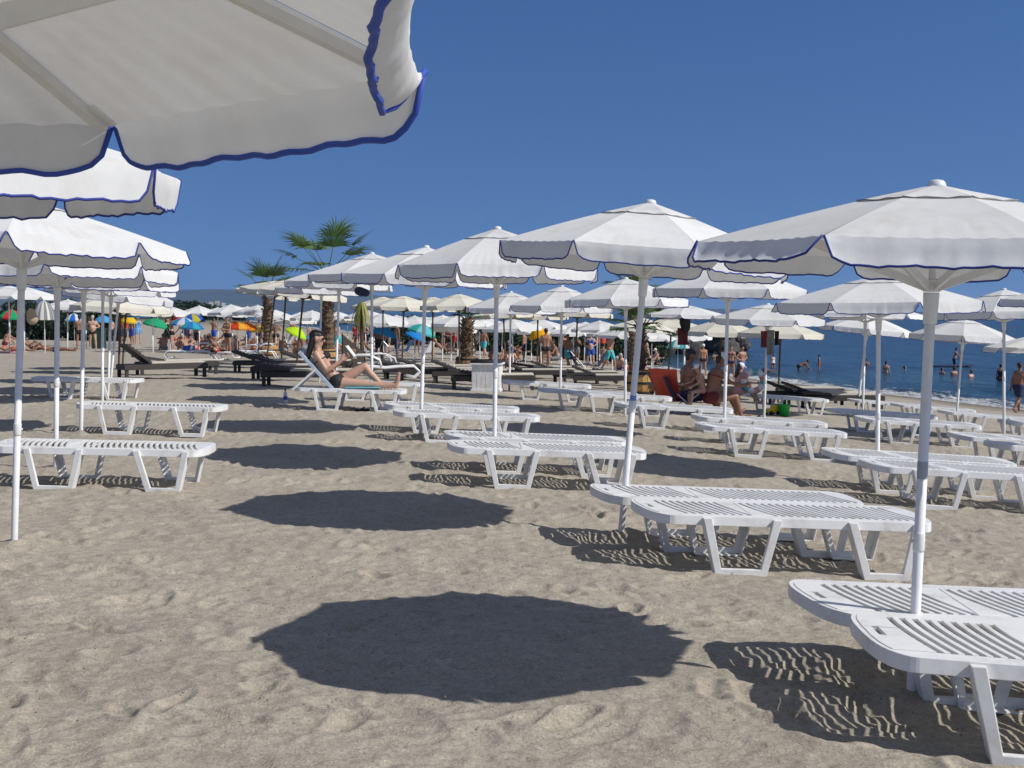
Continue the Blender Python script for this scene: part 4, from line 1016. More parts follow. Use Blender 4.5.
# red towel over the chair back
def drape(name, label, cat, w, h, m, loc, rz, lean=0, seed=1):
    vs = []; nx, nz = 12, 14; rg = random.Random(seed); p1, p2 = rg.uniform(0, 6), rg.uniform(0, 6)
    for i in range(nz + 1):
        q = i / nz
        for k in range(nx + 1):
            t_ = k / nx - .5; vs.append((lean * q * h + .022 * math.sin(t_ * 14 + p1) * q + .03 * math.sin(t_ * 6 + p2) * q, t_ * w * (1 - .14 * math.sin(q * 2.6)), -q * h))
    mb = MB(); mb.add(vs, [(i * (nx + 1) + k, i * (nx + 1) + k + 1, (i + 1) * (nx + 1) + k + 1, (i + 1) * (nx + 1) + k) for i in range(nz) for k in range(nx)])
    me = mb.mesh(name, m, True); o = link(name, me); o.location = loc; o.rotation_euler.z = rz
    md = o.modifiers.new('s', 'SOLIDIFY'); md.thickness = .008
    return tag(o, label, cat)
drape('beach_towel', 'coral red towel hanging over the back of the folding armchair', 'towel', .62, .62, M['coral_towel'], (pf.x - .60, yF - .02, pf.z + .84), .9, .38, 3)
drape('beach_towel', 'grey towel hanging from the umbrella pole near the sea', 'towel', .13, .46, M['grey_cloth'], atY(771, 330, hit(763, 419).y - .06), 1.5, 0, 4)
for i, (px, py, m, w, h) in enumerate(((764, 331, 'maroon_cloth', .12, .3), (777, 331, 'black_cloth', .08, .26))):
    drape('hanging_clothes', ('dark red garment' if i == 0 else 'black garment') + ' hanging beside the grey towel on the umbrella pole', 'clothing', w, h, M[m], atY(px, py, hit(763, 419).y - .05), 1.5, 0, 6 + i)
_d4 = UM['D4'][2]
mb = MB(); mb.cap((0, 0, 0), .15, (0.02, 0, -.14), .12); o = link('shoulder_bag', remesh(mb, .03, M['black_cloth'], 'shoulder_bag')); o.location = atY(685, 322, _d4.y - .12); tag(o, 'black bag hanging high on the pole behind the seated family', 'bag')
drape('hanging_clothes', 'brown patterned garment hanging below the black bag', 'clothing', .28, .42, M['maroon_cloth'], atY(683, 328, _d4.y - .08), 1.4, 0, 9)
_b5 = UM['B5'][2]; mb = MB(); mb.cap((-.05, 0, 0), .08, (0.06, 0, -.03), .07); o = link('shoulder_bag', remesh(mb, .025, M['navy_cloth'], 'shoulder_bag')); o.location = atY(362, 291, _b5.y - .05); tag(o, 'dark bag hanging under the fifth middle umbrella', 'bag')
# toys
pt = hit(784, 416); bu = thing('toy_bucket', 'green toy bucket on the sand near the seated family', 'bucket', pt + Vector((0, 0, .0)))
mb = MB(); mb.lathe([(.085, 0), (.12, .21), (.13, .215), (.125, .225), (.112, .215), (.08, .02)], 16, capt=False); link('pail', mb.mesh('pail', M['green_plastic'], True), bu); mb = MB(); mb.tube([(.12 * math.cos(a), .02, .2 + .09 * math.sin(a)) for a in np.linspace(0, math.pi, 9)], .007, 6); link('handle', mb.mesh('handle', M['green_plastic'], True), bu)
pt = hit(772, 415); tr = thing('toy_truck', 'yellow toy truck lying beside the green bucket', 'toy', pt, .4)
mb = MB(); mb.box((0, 0, .09), (.26, .14, .08)); mb.box((.07, 0, .15), (.10, .12, .07)); link('truck_body', mb.mesh('truck_body', M['yellow_plastic'], False, .012), tr)
wm = MB(); wm.lathe([(.04, -.015), (.045, 0), (.04, .015)], 12); wme = wm.mesh('wheel', M['black_cloth'], True)
for x in (-.08, .08):
    for s in (-1, 1): w_ = link('wheel', wme, tr); w_.location = (x, s * .085, .045); w_.rotation_euler.x = math.pi / 2
pt = hit(758, 418); o = link('flip_flop', bpy.data.meshes['flip_flop']); o.location = pt; o.rotation_euler.z = .2; tag(o, 'single black sandal on the sand left of the toys', 'sandal')

# people far left
P_('man with bare back and dark trunks standing with folded arms left of a friend', 80, 349, 100, 'fold', skin='skin2', wear=(('briefs', 'black_cloth'),), fat=.2)
P_('heavy man in dark briefs standing face to the camera by the green bin', 93, 349.5, -85, 'akimbo', skin='skin1', hair=('hair', 'hairgrey'), wear=(('briefs', 'black_cloth'),), fat=.6)
P_('woman in black top and dark green shorts walking between the chaises', 167, 348, -20, 'walk', skin='skin1', hair=('hair_long', 'hairbrown'), wear=(('shorts', 'green_cloth'), ('top', 'black_cloth')), girl=1)
P_('woman lying on the sand at the far left with her legs stretched out', 14, 352, 0, 'lie', skin='skin2', wear=(('bikini', 'red_cloth'), ('bra', 'red_cloth')), girl=1)
P_('person reclining on the sand left of the striped folded umbrella', 33, 351, 10, 'recline', skin='skin3', wear=(('briefs', 'black_cloth'),))
P_('tanned person lying on the sand in front of the two standing men', 55, 352, 5, 'lie', skin='skin3', wear=(('briefs', 'navy_cloth'),))
P_('person seated on the sand under the far left white umbrella', 5, 345, 60, 'sitground', skin='skin2', wear=(('briefs', 'maroon_cloth'),))
P_('slim person standing behind the striped folded umbrella', 48, 340, 90, 'stand', skin='skin2', wear=(('briefs', 'grey_cloth'),))
P_('man in blue shorts beside the green parasol on the left', 132, 345, -120, 'stand', skin='skin2', wear=(('shorts', 'blue_cloth'),))
P_('person wrapped in a light blue dress beside the green parasol', 138, 344, -60, 'stand', skin='skin1', wear=(('dress', 'sky_cloth'),), girl=1)
P_('person in a red shirt left of the green parasol', 126, 343, -90, 'stand', skin='skin1', wear=(('top', 'red_cloth'), ('shorts', 'grey_cloth')))
P_('person seated in the shade right of the woman in green shorts', 178, 346, 40, 'sitground', skin='skin2', wear=(('briefs', 'black_cloth'),))
P_('person bending over a blue bag under the blue parasols', 187, 344, 150, 'bend', skin='skin2', wear=(('shorts', 'navy_cloth'),))
P_('man with bare back and one arm stretched out left of the orange parasol', 214, 345, 60, 'armout', skin='skin2', wear=(('shorts', 'blue_cloth'),))
P_('sunbather in a straw hat sitting on the dark red mat', 211, 350, 10, 'recline', skin='skin2', hair=('straw', 'beige_cloth'), wear=(('briefs', 'maroon_cloth'),))
P_('sunbather sitting on the dark red mat left of the straw hat', 204, 350, 170, 'sitground', skin='skin3', wear=(('briefs', 'navy_cloth'),))
P_('sunbather sitting right of the straw hat', 222, 350, 30, 'sitground', skin='skin3', wear=(('bikini', 'black_cloth'),), girl=1)
P_('sunbather seated by the white chaise left of the small palm', 227, 349, 200, 'sit', dz=.3, skin='skin2', wear=(('briefs', 'black_cloth'),))
P_('man in blue trunks standing by the white poles near the orange parasol', 249, 347, 30, 'stand', skin='skin2', wear=(('shorts', 'blue_cloth'),))
P_('man with bare back standing left of the smaller palm trunk', 259, 347, 90, 'akimbo', skin='skin2', wear=(('shorts', 'navy_cloth'),))
P_('person with dark hair standing behind the lime parasol', 293, 345, 90, 'fold', skin='skin2', wear=(('shorts', 'black_cloth'),))
P_('small child in front of the blue screen right of the lime parasol', 309, 343, -90, 'stand', skin='skin1', sc=.75, wear=(('briefs', 'pink_cloth'),))
P_('woman in striped dark swimsuit standing at the big palm trunk', 331, 352, -80, 'stand', skin='skin2', wear=(('dress', 'navy_cloth'),), girl=1)
P_('sunbather with raised knees behind the book of the reading woman', 345, 357, 180, 'recline', dz=.3, skin='skin1', wear=(('briefs', 'blue_cloth'),))
P_('woman in a red shirt standing left of the blue parasol in the middle', 356, 350, -90, 'stand', skin='skin2', wear=(('top', 'red_cloth'), ('shorts', 'maroon_cloth')), girl=1)
P_('woman in a long dark dress standing beside the red shirt', 365, 352, -70, 'fold', skin='skin2', wear=(('dress', 'maroon_cloth'), ('top', 'black_cloth')), girl=1)
P_('man bending over the blue cloth chair', 389, 352, 190, 'bend', skin='skin1', wear=(('shorts', 'grey_cloth'),))
P_('tanned man with broad back seen right of the teal parasol', 417, 354, 80, 'stand', skin='skin3', wear=(('shorts', 'maroon_cloth'),), fat=.4)
P_('person sitting up on the chaise left of the palm barrel', 444, 359, 10, 'recline', dz=.32, skin='skin2', hair=('hair', 'hairred'), wear=(('bikini', 'black_cloth'), ('bra', 'black_cloth')), girl=1)
P_('man in bright red shorts standing left of the palm barrel', 456, 350, -80, 'akimbo', skin='skin2', wear=(('shorts', 'red_cloth'),))
P_('person standing under the low white parasol left of the red shorts', 437, 347, -100, 'stand', skin='skin2', wear=(('briefs', 'grey_cloth'),))
P_('person standing second left of the red shorts', 443, 348, 70, 'fold', skin='skin2', wear=(('briefs', 'black_cloth'),))
P_('person in grey standing right of the palm barrel', 478, 351, -60, 'stand', skin='skin1', wear=(('top', 'grey_cloth'), ('shorts', 'grey_cloth')))
P_('person in light shirt standing over the plank bin', 489, 351, 60, 'stand', skin='skin2', wear=(('top', 'white_cloth'), ('shorts', 'black_cloth')))
P_('person standing right of the third middle pole', 503, 352, 90, 'stand', skin='skin2', wear=(('shorts', 'navy_cloth'),))
P_('sunbather with raised knees next to the orange ball', 516, 358, 0, 'recline', dz=.3, skin='skin2', wear=(('briefs', 'navy_cloth'),))
P_('person squatting beside the far white umbrellas in the middle', 551, 361, 180, 'sitground', skin='skin2', hair=('cap', 'white_cloth'), wear=(('shorts', 'grey_cloth'),))
P_('man standing with bare torso left of the woman in blue', 563, 362, -95, 'stand', skin='skin2', wear=(('shorts', 'black_cloth'),))
P_('person in dark clothes and white cap left of the woman in blue', 577, 362, 60, 'fold', skin='skin2', hair=('cap', 'white_cloth'), wear=(('top', 'black_cloth'), ('shorts', 'grey_cloth')))
P_('woman with red hair in a bright blue swim dress standing in the middle', 590.5, 368, -90, 'akimbo', skin='skin1', hair=('hair', 'hairred'), wear=(('dress', 'blue_cloth'),), girl=1, fat=.2)
P_('grey haired man in dark briefs looking down right of the leaning pole', 645, 374, 20, 'bend' if 0 else 'stand', skin='skin1', hair=('hair', 'hairgrey'), wear=(('briefs', 'black_cloth'),), fat=.3)
P_('person in a white cap sitting behind the grey haired man', 658, 369, 200, 'sit', dz=.42, skin='skin1', hair=('cap', 'white_cloth'), wear=(('shorts', 'black_cloth'),))
P_('person seated in the dark behind the grey haired man', 652, 368, 20, 'sitground', dz=.3, skin='skin2', wear=(('shorts', 'grey_cloth'),))
P_('person seen from behind in dark briefs and white cap near the rocks', 703, 376, 90, 'stand', skin='skin2', hair=('cap', 'white_cloth'), wear=(('briefs', 'black_cloth'),))
P_('person standing between the two seated adults', 714, 373, 90, 'stand', skin='skin2', wear=(('briefs', 'navy_cloth'),))
P_('woman in a dark bikini standing at the water left of the blue trunks', 731, 380, -100, 'stand', skin='skin2', hair=('hair_bun', 'hairbrown'), wear=(('bikini', 'navy_cloth'), ('bra', 'navy_cloth')), girl=1)
P_('man in bright blue trunks standing at the edge of the water', 742, 382, -60, 'akimbo', skin='skin2', wear=(('shorts', 'blue_cloth'),))
rp = random.Random(33)
anchors = [(163, 'the woman in green shorts'), (176, 'the bending bather'), (186, 'the cool box'), (194, 'the turquoise parasol'), (203, 'the red mat'), (210, 'the straw hat'), (219, 'the outstretched arm'), (231, 'the orange parasol'), (243, 'the red towel'), (253, 'the man with hands on hips'), (262, 'the smaller palm'), (272, 'the planter of the smaller palm'), (281, 'the lime parasol'), (301, 'the blue screen'), (313, 'the big palm')]
for i, (px, w_) in enumerate(anchors):
    for k, (po, lk) in enumerate((('sitground', 'sitting'), ('recline', 'lying back'))):
        g_ = (i + k) % 2; Y = rp.uniform(58, 72) if k == 0 else rp.uniform(76, 100); wd = 'just behind' if k == 0 else 'far behind'
        P_(f'far sunbather {lk} on the sand {wd} {w_}', px + rp.uniform(-5, 5), 0, rp.uniform(-180, 180), po, Y=Y, skin=('skin2', 'skin3', 'skin2', 'skin1')[(i + k) % 4], hair=('hair_bun' if g_ else 'hair', rp.choice(('hair', 'hairbrown', 'hairgrey'))), wear=(('bikini' if g_ else 'briefs', rp.choice(('black_cloth', 'navy_cloth', 'red_cloth', 'grey_cloth', 'teal_cloth', 'maroon_cloth'))),), girl=g_, group='far sunbathers on the left')
rp = random.Random(21)
crowd = [('fold', 'black_cloth', 'briefs'), ('stand', 'navy_cloth', 'shorts'), ('sitground', 'red_cloth', 'briefs'), ('sit', 'grey_cloth', 'shorts'), ('akimbo', 'black_cloth', 'shorts'), ('recline', 'blue_cloth', 'briefs'), ('walk', 'teal_cloth', 'shorts')]
ln = ['beside the lime parasol', 'left of the big palm trunk', 'right of the big palm trunk', 'behind the windbreak', 'below the drooping palm', 'right of the blue parasol', 'below the blue parasol', 'left of the teal parasol', 'right of the white deck chair', 'left of the palm at the bin', 'two steps from the red shorts', 'behind the plank bin', 'right of the plank bin', 'near the third middle pole', 'right of the third middle pole', 'left of the orange ball', 'right of the orange ball', 'under the orange parasol', 'beside the squatting person', 'left of the bare torso man', 'right of the bare torso man', 'left of the red flag', 'right of the red flag', 'behind the barrel', 'left of the barrel', 'below the yellow parasol on the left', 'right of the litter bin', 'below the red parasol', 'near the blue cool box', 'left of the orange parasol']
lx = [276, 304, 338, 351, 372, 384, 379, 397, 433, 449, 461, 484, 493, 499, 509, 512, 524, 541, 546, 557, 568, 602, 610, 626, 618, 121, 112, 172, 196, 228]
look = {'fold': 'standing with folded arms', 'stand': 'standing upright', 'sitground': 'sitting on the sand', 'sit': 'sitting on a low seat', 'akimbo': 'standing hands on hips', 'recline': 'leaning back', 'walk': 'walking'}
for i, (l, px) in enumerate(zip(ln, lx)):
    po, m_, w_ = crowd[(i * 3 + i // 7) % 7]; g_ = 1 if rp.random() < .4 else 0
    P_(f'distant bather {look[po]} {l}', px, 0, rp.uniform(-180, 180), po, Y=rp.uniform(52, 78), dz=(.35 if po == 'sit' else 0), skin=rp.choice(('skin1', 'skin2', 'skin3')), hair=(('hair_bun' if g_ else 'hair'), rp.choice(('hair', 'hairbrown', 'hairgrey'))), wear=((w_, m_),), girl=g_, sc=rp.uniform(.93, 1.05), group='distant bathers')
def sea_p(label, px, py, Y, pose, dz, face, **k):
    p = atY(px, py, Y); return person(label, (p.x, p.y, SEA + dz), face, pose, **k)
def YS(py): return (H - SEA) * F / (py - YH)
sea_p('bather crouching in the shallows left of the hanging towel', 762, 372, YS(374), 'sitground', -.15, 0, skin='skin3', wear=(('briefs', 'black_cloth'),))
sea_p('child in a light top standing in the water right of the hanging towel', 773, 367, YS(368), 'stand', -.45, -60, skin='skin2', wear=(('top', 'white_cloth'), ('briefs', 'navy_cloth')), sc=.85)
sea_p('bather bending forward in the shallow water', 799, 370, YS(370), 'bend', -.62, 10, skin='skin3', wear=(('briefs', 'black_cloth'),))
sea_p('child in red trunks standing in the shallow water', 819, 369, YS(369.5), 'stand', -.35, 170, skin='skin2', wear=(('briefs', 'red_cloth'),), sc=.8)
sea_p('bather behind the leaning thin pole, shoulders above water', 866, 366, YS(366), 'stand', -1.15, 60, skin='skin2')
sea_p('bather standing waist deep beside a white pole, left of the nearest pole', 886, 373, YS(373), 'stand', -.95, 60, skin='skin1', wear=(('briefs', 'black_cloth'), ('bra', 'black_cloth')), girl=1)
sea_p('swimmer with only the head above water left of the nearest pole', 905, 370, YS(370), 'stand', -1.45, 0, skin='skin2')
sea_p('swimmer with head and one shoulder out of the water below the paddle board', 942, 374, YS(374), 'stand', -1.32, 30, skin='skin2')
sea_p('broad bather with wet back below the paddle board', 954, 375, YS(375), 'stand', -1.2, 100, skin='skin2', fat=.5)
sea_p('fair haired swimmer right of the paddle board group', 971, 377, YS(377), 'stand', -1.28, 120, skin='skin1', hair=('hair', 'hairbrown'))
sea_p('bather standing in the water left of the big walking man', 1000.5, 380, YS(381), 'stand', -.75, 70, skin='skin2', wear=(('onepiece', 'black_cloth'),), girl=1)
# paddle board
yb = YS(366.5); pb_ = atY(950, 366, yb)
sb = thing('paddle_board', 'dark paddle board floating far out with a kneeling rider', 'paddle board', (pb_.x, pb_.y, SEA), .05)
mb = MB(); nn = 14
vs = []; fs = []
for i in range(nn + 1):
    q = i / nn * 2 - 1; w = .38 * math.sqrt(max(.02, 1 - abs(q) ** 2.6)); z = .08 + .12 * max(0, abs(q) - .7) / .5
    vs += [(q * 1.65, -w, z), (q * 1.65, w, z), (q * 1.65, w * .8, z - .1), (q * 1.65, -w * .8, z - .1)]
for i in range(nn):
    for k in range(4): fs.append((4 * i + k, 4 * i + (k + 1) % 4, 4 * i + 4 + (k + 1) % 4, 4 * i + 4 + k))
fs += [(3, 2, 1, 0), (4 * nn, 4 * nn + 1, 4 * nn + 2, 4 * nn + 3)]
mb.add(vs, fs); link('board_hull', mb.mesh('board_hull', M['navy_cloth'], True), sb)
person('rider in a light vest kneeling on the paddle board', (pb_.x + .3, pb_.y, SEA + .02), -20, 'kneel', 'skin2', ('hair', 'hair'), (('top', 'pink_cloth'), ('shorts', 'navy_cloth')), 1.05)
pd = link('paddle', None); pd.location = (pb_.x + .9, pb_.y - .3, SEA + .25); pd.rotation_euler = (0, R(-58), 0); tag(pd, 'long paddle held across by the kneeling rider', 'paddle')
mb = MB(); mb.tube([(0, 0, -.9), (0, 0, .9)], .02, 6); link('shaft', mb.mesh('shaft', M['black_cloth']), pd); mb = MB(); mb.box((0, 0, -1.05), (.02, .18, .35)); link('blade', mb.mesh('blade', M['black_cloth'], False, .008), pd)
# big man walking out of the picture
P_('broad tanned man in dark swim shorts striding along the water at the right edge', 1018, 413, 30, 'walk', skin='skin3', wear=(('shorts', 'navy_cloth'),), fat=.7, sc=1.05)

# ------------------------------------------------------------------ small parasols and other far things
def parasol_parts(m, Rr=1.0, drop=.42):
    mb = MB(); K = 10; vs = []
    for i, (r, z) in enumerate(((.03, 2.1), (.35, 2.04), (.7, 1.9), (1.0, 2.1 - drop))):
        for k in range(K * 2):
            a = 2 * math.pi * k / (K * 2); rr = r * Rr * (1 if k % 2 == 0 else .965); vs.append((rr * math.cos(a), rr * math.sin(a), z))
    w = K * 2
    mb.add(vs, [(i * w + k, (i + 1) * w + k, (i + 1) * w + (k + 1) % w, i * w + (k + 1) % w) for i in range(3) for k in range(w)])
    for k in range(w):
        a, b = Vector(vs[3 * w + k]), Vector(vs[3 * w + (k + 1) % w]); mb.add([a, b, b * 1.0 - Vector((0, 0, .09)), a - Vector((0, 0, .09))], [(0, 3, 2, 1)])
    po = MB(); po.lathe([(.018, -.3), (.018, 2.12)], 8); po.lathe([(.03, 2.1), (.01, 2.16)], 8)
    return [('canopy', mb.mesh('parasol_canopy', m, True), None), ('pole', po.mesh('parasol_pole', M['pole'], True), None)]
WP = parasol_parts(M['canvas'], 1.1, .45)
def par(label, px, Y, ay, parts, sc=1.0, tilt=0, rz=0, group='colourful parasols of the bathers'):
    g = gY(px, Y); top = atY(px, ay, Y); o = thing('beach_parasol', label, 'parasol', (top.x, top.y, top.z - 2.12 * sc), 0, group, rot=(0, tilt, rz), scale=sc)
    s_ = (top.z - g.z) / 2.12; o.scale = (sc * .6, sc * .6, s_); o.location.z = g.z
    inst(o, parts)
gfar = 'white parasols far back on the beach'
for lab, px, Y, ay, s in (('white far parasol at the left edge with two poles in front', 9, 52, 285, 1.25), ('white far parasol above the folded striped umbrella', 24, 50, 286, 1.3), ('white far parasol behind the two standing men', 67, 60, 299, 1.15),
        ('white far parasol above the heads of the two standing men', 86, 66, 302, 1.1), ('white far parasol behind the woman in green shorts', 152, 58, 304, 1.1), ('white far parasol left of the woman in green shorts', 170, 64, 306, 1.1),
        ('white far parasol left of the orange parasol', 232, 62, 304, 1.1), ('white far parasol above the orange parasol', 246, 66, 306, 1.1), ('white far parasol between the two palms', 300, 70, 312, 1.1),
        ('white far parasol left of the big palm trunk', 312, 62, 310, 1.1), ('white far parasol right of the hanging palm fronds', 378, 68, 316, 1.15), ('white far parasol left of the teal parasol', 398, 72, 317, 1.15),
        ('white far parasol right of the teal parasol', 425, 66, 316, 1.15), ('low white far parasol over the man in red shorts', 451, 60, 321, 1.1), ('white far parasol right of the palm barrel', 480, 64, 318, 1.1),
        ('white far parasol left of the orange parasol', 526, 62, 322, 1.1), ('white far parasol right of the orange parasol', 551, 66, 324, 1.15), ('white far parasol left of the woman in blue', 572, 60, 325, 1.1),
        ('white far parasol above the woman in blue', 591, 64, 324, 1.15), ('white far parasol by the red flag', 612, 58, 325, 1.1), ('white far parasol over the grey haired man', 652, 62, 330, 1.15), ('white far parasol right of the grey haired man', 690, 66, 331, 1.1)):
    umbrella('far', lab, px, Y, (px + rnd.uniform(-1.5, 1.5), ay), phase=rnd.uniform(0, 45), group=gfar, name='beach_parasol', sc=s * rnd.uniform(.92, 1.08))
refs = ['between the drooping palm and the blue parasol', 'just left of the teal parasol', 'above the teal parasol', 'above the tanned broad back', 'left of the man in red shorts', 'right of the man in red shorts', 'behind the trunk at the bin', 'above the plank bin', 'left of the third middle pole', 'right of the third middle pole', 'above the orange ball', 'behind the orange parasol pole', 'above the squatting person', 'left of the bare torso man', 'above the white cap in dark clothes', 'behind the head of the woman in blue', 'right of the red flag', 'left of the dark barrel', 'above the dark barrel', 'behind the leaning centre pole']
for i, l in enumerate(refs):
    px = 372 + i * 14.2 + rnd.uniform(-3, 3); Y = rnd.uniform(50, 84)
    umbrella('far', 'low white far parasol ' + l, px, Y, (px + rnd.uniform(-1.5, 1.5), 314 + (px - 372) * .035 + rnd.uniform(-3, 5)), phase=rnd.uniform(0, 45), group=gfar, name='beach_parasol', sc=rnd.uniform(1.0, 1.25))
refs2 = ['left of the yellow and blue parasol', 'right of the yellow and blue parasol', 'behind the outstretched arm', 'left of the smaller palm trunk', 'right of the smaller palm trunk', 'above the lime parasol', 'right of the lime parasol', 'above the blue screen', 'right of the big palm trunk', 'above the windbreak', 'at the drooping palm', 'above the red shirt']
for i, l in enumerate(refs2):
    px = [199, 218, 226, 258, 276, 287, 296, 307, 337, 347, 357, 366][i]; Y = rnd.uniform(60, 84)
    umbrella('far', 'low white parasol at the back ' + l, px, Y, (px + rnd.uniform(-1.5, 1.5), 305 + rnd.uniform(-2, 7) + (4 if i > 4 else 0)), phase=rnd.uniform(0, 45), group=gfar, name='beach_parasol', sc=rnd.uniform(.95, 1.2))
def stp(n, cols, k=10): return parasol_parts(stripes(n, cols, k))
for lab, px, Y, ay, cols, s, ti in (('red and green parasol at the far left', 8, 60, 309, [(.02, .35, .14), (.6, .05, .06)], 1.0, .1), ('blue and white striped parasol behind the standing men', 74, 70, 313, [(.03, .16, .55), (.7, .7, .7)], .9, 0),
        ('light blue parasol right of the two men', 103, 72, 315, [(.1, .36, .66)], .9, 0), ('blue sun shade left of the green parasol', 138, 68, 307, [(.05, .22, .42)], 1.1, 0), ('plain green parasol in the left background', 149, 60, 317, [(.03, .36, .17)], 1.05, .25),
        ('yellow parasol left of the green one', 126, 72, 315, [(.75, .5, .03)], .8, .1), ('red parasol behind the woman in green shorts', 183, 70, 311, [(.6, .04, .04)], 1.0, 0), ('yellow and blue parasol on the left', 195, 62, 313, [(.5, .45, .05), (.03, .12, .5)], 1.1, -.1),
        ('blue and white parasol below the yellow and blue one', 181, 60, 317, [(.05, .25, .6), (.6, .62, .66)], 1.05, .1), ('turquoise parasol low on the left', 191, 58, 321, [(.04, .4, .5), (.05, .2, .5)], .9, .05), ('orange and red parasol left of the small palm', 237, 58, 321, [(.75, .22, .03), (.6, .06, .03), (.75, .4, .05)], 1.1, 0),
        ('second orange parasol touching the red one', 246, 60, 322, [(.72, .26, .04), (.6, .08, .03)], .9, 0), ('lime green parasol tilted toward the camera', 284, 55, 324, [(.5, .75, .03)], .85, .45), ('yellow parasol behind the smaller palm trunk', 262, 62, 325, [(.65, .55, .05)], .9, 0),
        ('plain blue parasol left of the teal one', 376, 55, 325, [(.04, .28, .62)], .9, .3), ('teal and green parasol in the middle background', 412, 52, 322, [(.12, .5, .52), (.05, .38, .34), (.2, .55, .6)], 1.0, .3), ('bright blue parasol below the teal one', 405, 54, 328, [(.03, .25, .65)], .8, .4),
        ('orange yellow parasol among the white ones', 549, 56, 325, [(.8, .42, .02)], .75, -.3), ('turquoise parasol behind the brown hanging garment', 678, 60, 339, [(.05, .45, .45), (.6, .7, .7)], .9, 0)):
    par(lab, px, Y, ay, stp('parasol_' + str(px), cols), s, ti, rnd.uniform(0, 1) if ti == 0 else 0)
# folded striped umbrella
p = gY(45, 54); o = thing('folded_umbrella', 'grey and white striped umbrella hanging half folded on the far left', 'umbrella', p)
mb = MB(); K = 20; vs = []
for r, z in ((.03, 2.25), (.25, 2.1), (.42, 1.75), (.5, 1.4)):
    for k in range(K): a = 2 * math.pi * k / K; rr = r * (1 if k % 2 else .86); vs.append((rr * math.cos(a), rr * math.sin(a), z))
mb.add(vs, [(i * K + k, (i + 1) * K + k, (i + 1) * K + (k + 1) % K, i * K + (k + 1) % K) for i in range(3) for k in range(K)])
link('canopy', mb.mesh('folded_canopy', stripes('grey_stripe', [(.28, .28, .28), (.75, .75, .74)], 20), True), o); mb = MB(); mb.lathe([(.02, -.2), (.02, 2.3)], 8); link('pole', mb.mesh('folded_pole', M['pole']), o)
g = atY(31, 312, 50); o = link('straw_bag', remesh((lambda m: (m.cap((0, 0, 0), .16, (.05, 0, -.28), .24), m)[1])(MB()), .05, M['beige_cloth'], 'straw_bag')); o.location = g; tag(o, 'beige straw bag hanging under the far left white parasol', 'bag')
# green bin, plank bin
p = gY(99, 66); o = thing('litter_bin', 'dark green litter bin right of the heavy standing man', 'bin', p)
mb = MB(); mb.box((0, 0, .5), (.62, .55, 1.0)); link('bin_body', mb.mesh('bin_body', M['bin_green'], False, .03), o); mb = MB(); mb.box((0, 0, 1.05), (.66, .6, .08)); link('lid', mb.mesh('lid', M['bin_green'], False, .02), o)
p = hit(487, 392); o = thing('plank_bin', 'white bin of upright planks with a black bag rim beside the palm barrel', 'bin', (p.x, p.y + .3, p.z), -.12)
mb = MB()
for i in range(6):
    for s, ax in ((-1, 0), (1, 0)): mb.box((-.25 + i * .1, s * .3, .31), (.092, .018, .60))
    mb.box((-.3, -.25 + i * .1, .31), (.018, .092, .60)); mb.box((.3, -.25 + i * .1, .31), (.018, .092, .60))
link('plank_wall', mb.mesh('plank_wall', M['plastic'], False, .003), o); mb = MB()
for a, b in (((-.34, -.335, .62), (.34, -.335, .62)), ((-.34, .335, .62), (.34, .335, .62)), ((-.335, -.3, .62), (-.335, .3, .62)), ((.335, -.3, .62), (.335, .3, .62))): mb.beam(a, b, .05, .04)
mb.box((0, 0, .03), (.66, .66, .06)); link('rim', mb.mesh('rim', M['plastic'], False, .004), o)
mb = MB(); mb.tube([(.30 * sx_, .30 * sy_, .66) for sx_, sy_ in ((-1, -1), (0, -1.02), (1, -1), (1.02, 0), (1, 1), (0, 1.02), (-1, 1), (-1.02, 0), (-1, -1))], .045, 8); link('bin_bag', mb.mesh('bin_bag', M['black_cloth'], True), o)
# windbreak
p = gY(346, 40); o = thing('windbreak', 'beige canvas windbreak standing right of the big palm', 'windbreak', p, -.25)
mb = MB(); mb.add([(-.1, 0, .0), (.62, 0, 0), (.62, 0, .55), (-.12, 0, 1.15), (-.1, .02, 0), (.62, .02, 0), (.62, .02, .55), (-.12, .02, 1.15)], [(0, 1, 2, 3), (7, 6, 5, 4), (0, 4, 5, 1), (1, 5, 6, 2), (2, 6, 7, 3), (3, 7, 4, 0)]); link('canvas_panel', mb.mesh('canvas_panel', M['beige_cloth']), o)
pm_ = MB(); pm_.lathe([(.02, -.2), (.02, 1.2)], 8); pme = pm_.mesh('support_pole', M['woodpole'])
for x in (-.13, .64): q = link('support_pole', pme, o); q.location = (x, 0, -.02 if x < 0 else -.6)
# cloth beach chairs
def beach_chair(label, px, by, m, rz, group='low cloth beach chairs'):
    p = hit(px, by); o = thing('beach_chair', label, 'chair', p, rz, group)
    mb = MB(); mb.beam((0, 0, .25), (.5, 0, .32), .5, .02); link('seat', mb.mesh('seat', M[m]), o); mb = MB(); mb.beam((0, 0, .25), (-.35, 0, .85), .5, .02, Vector((1, 0, 0))); link('backrest', mb.mesh('backrest', M[m]), o)
    mb = MB()
    for s in (-.26, .26): mb.tube([(-.3, s, 0), (.35, s, .42)], .015, 6); mb.tube([(.45, s, 0), (-.36, s, .87)], .015, 6)
    link('frame', mb.mesh('frame', M['steel']), o)
beach_chair('blue cloth beach chair left of the teal parasol', 389, 356, 'blue_cloth', .1); beach_chair('sky blue beach chair under the teal parasol', 406, 356, 'sky_cloth', 2.9)
beach_chair('white deck chair right of the tanned back', 428, 357, 'white_cloth', 2.6); beach_chair('navy cloth chair right behind the woman in blue', 598, 372, 'navy_cloth', 2.8); beach_chair('navy cloth chair at the left of the woman in blue', 577, 371, 'navy_cloth', .2)
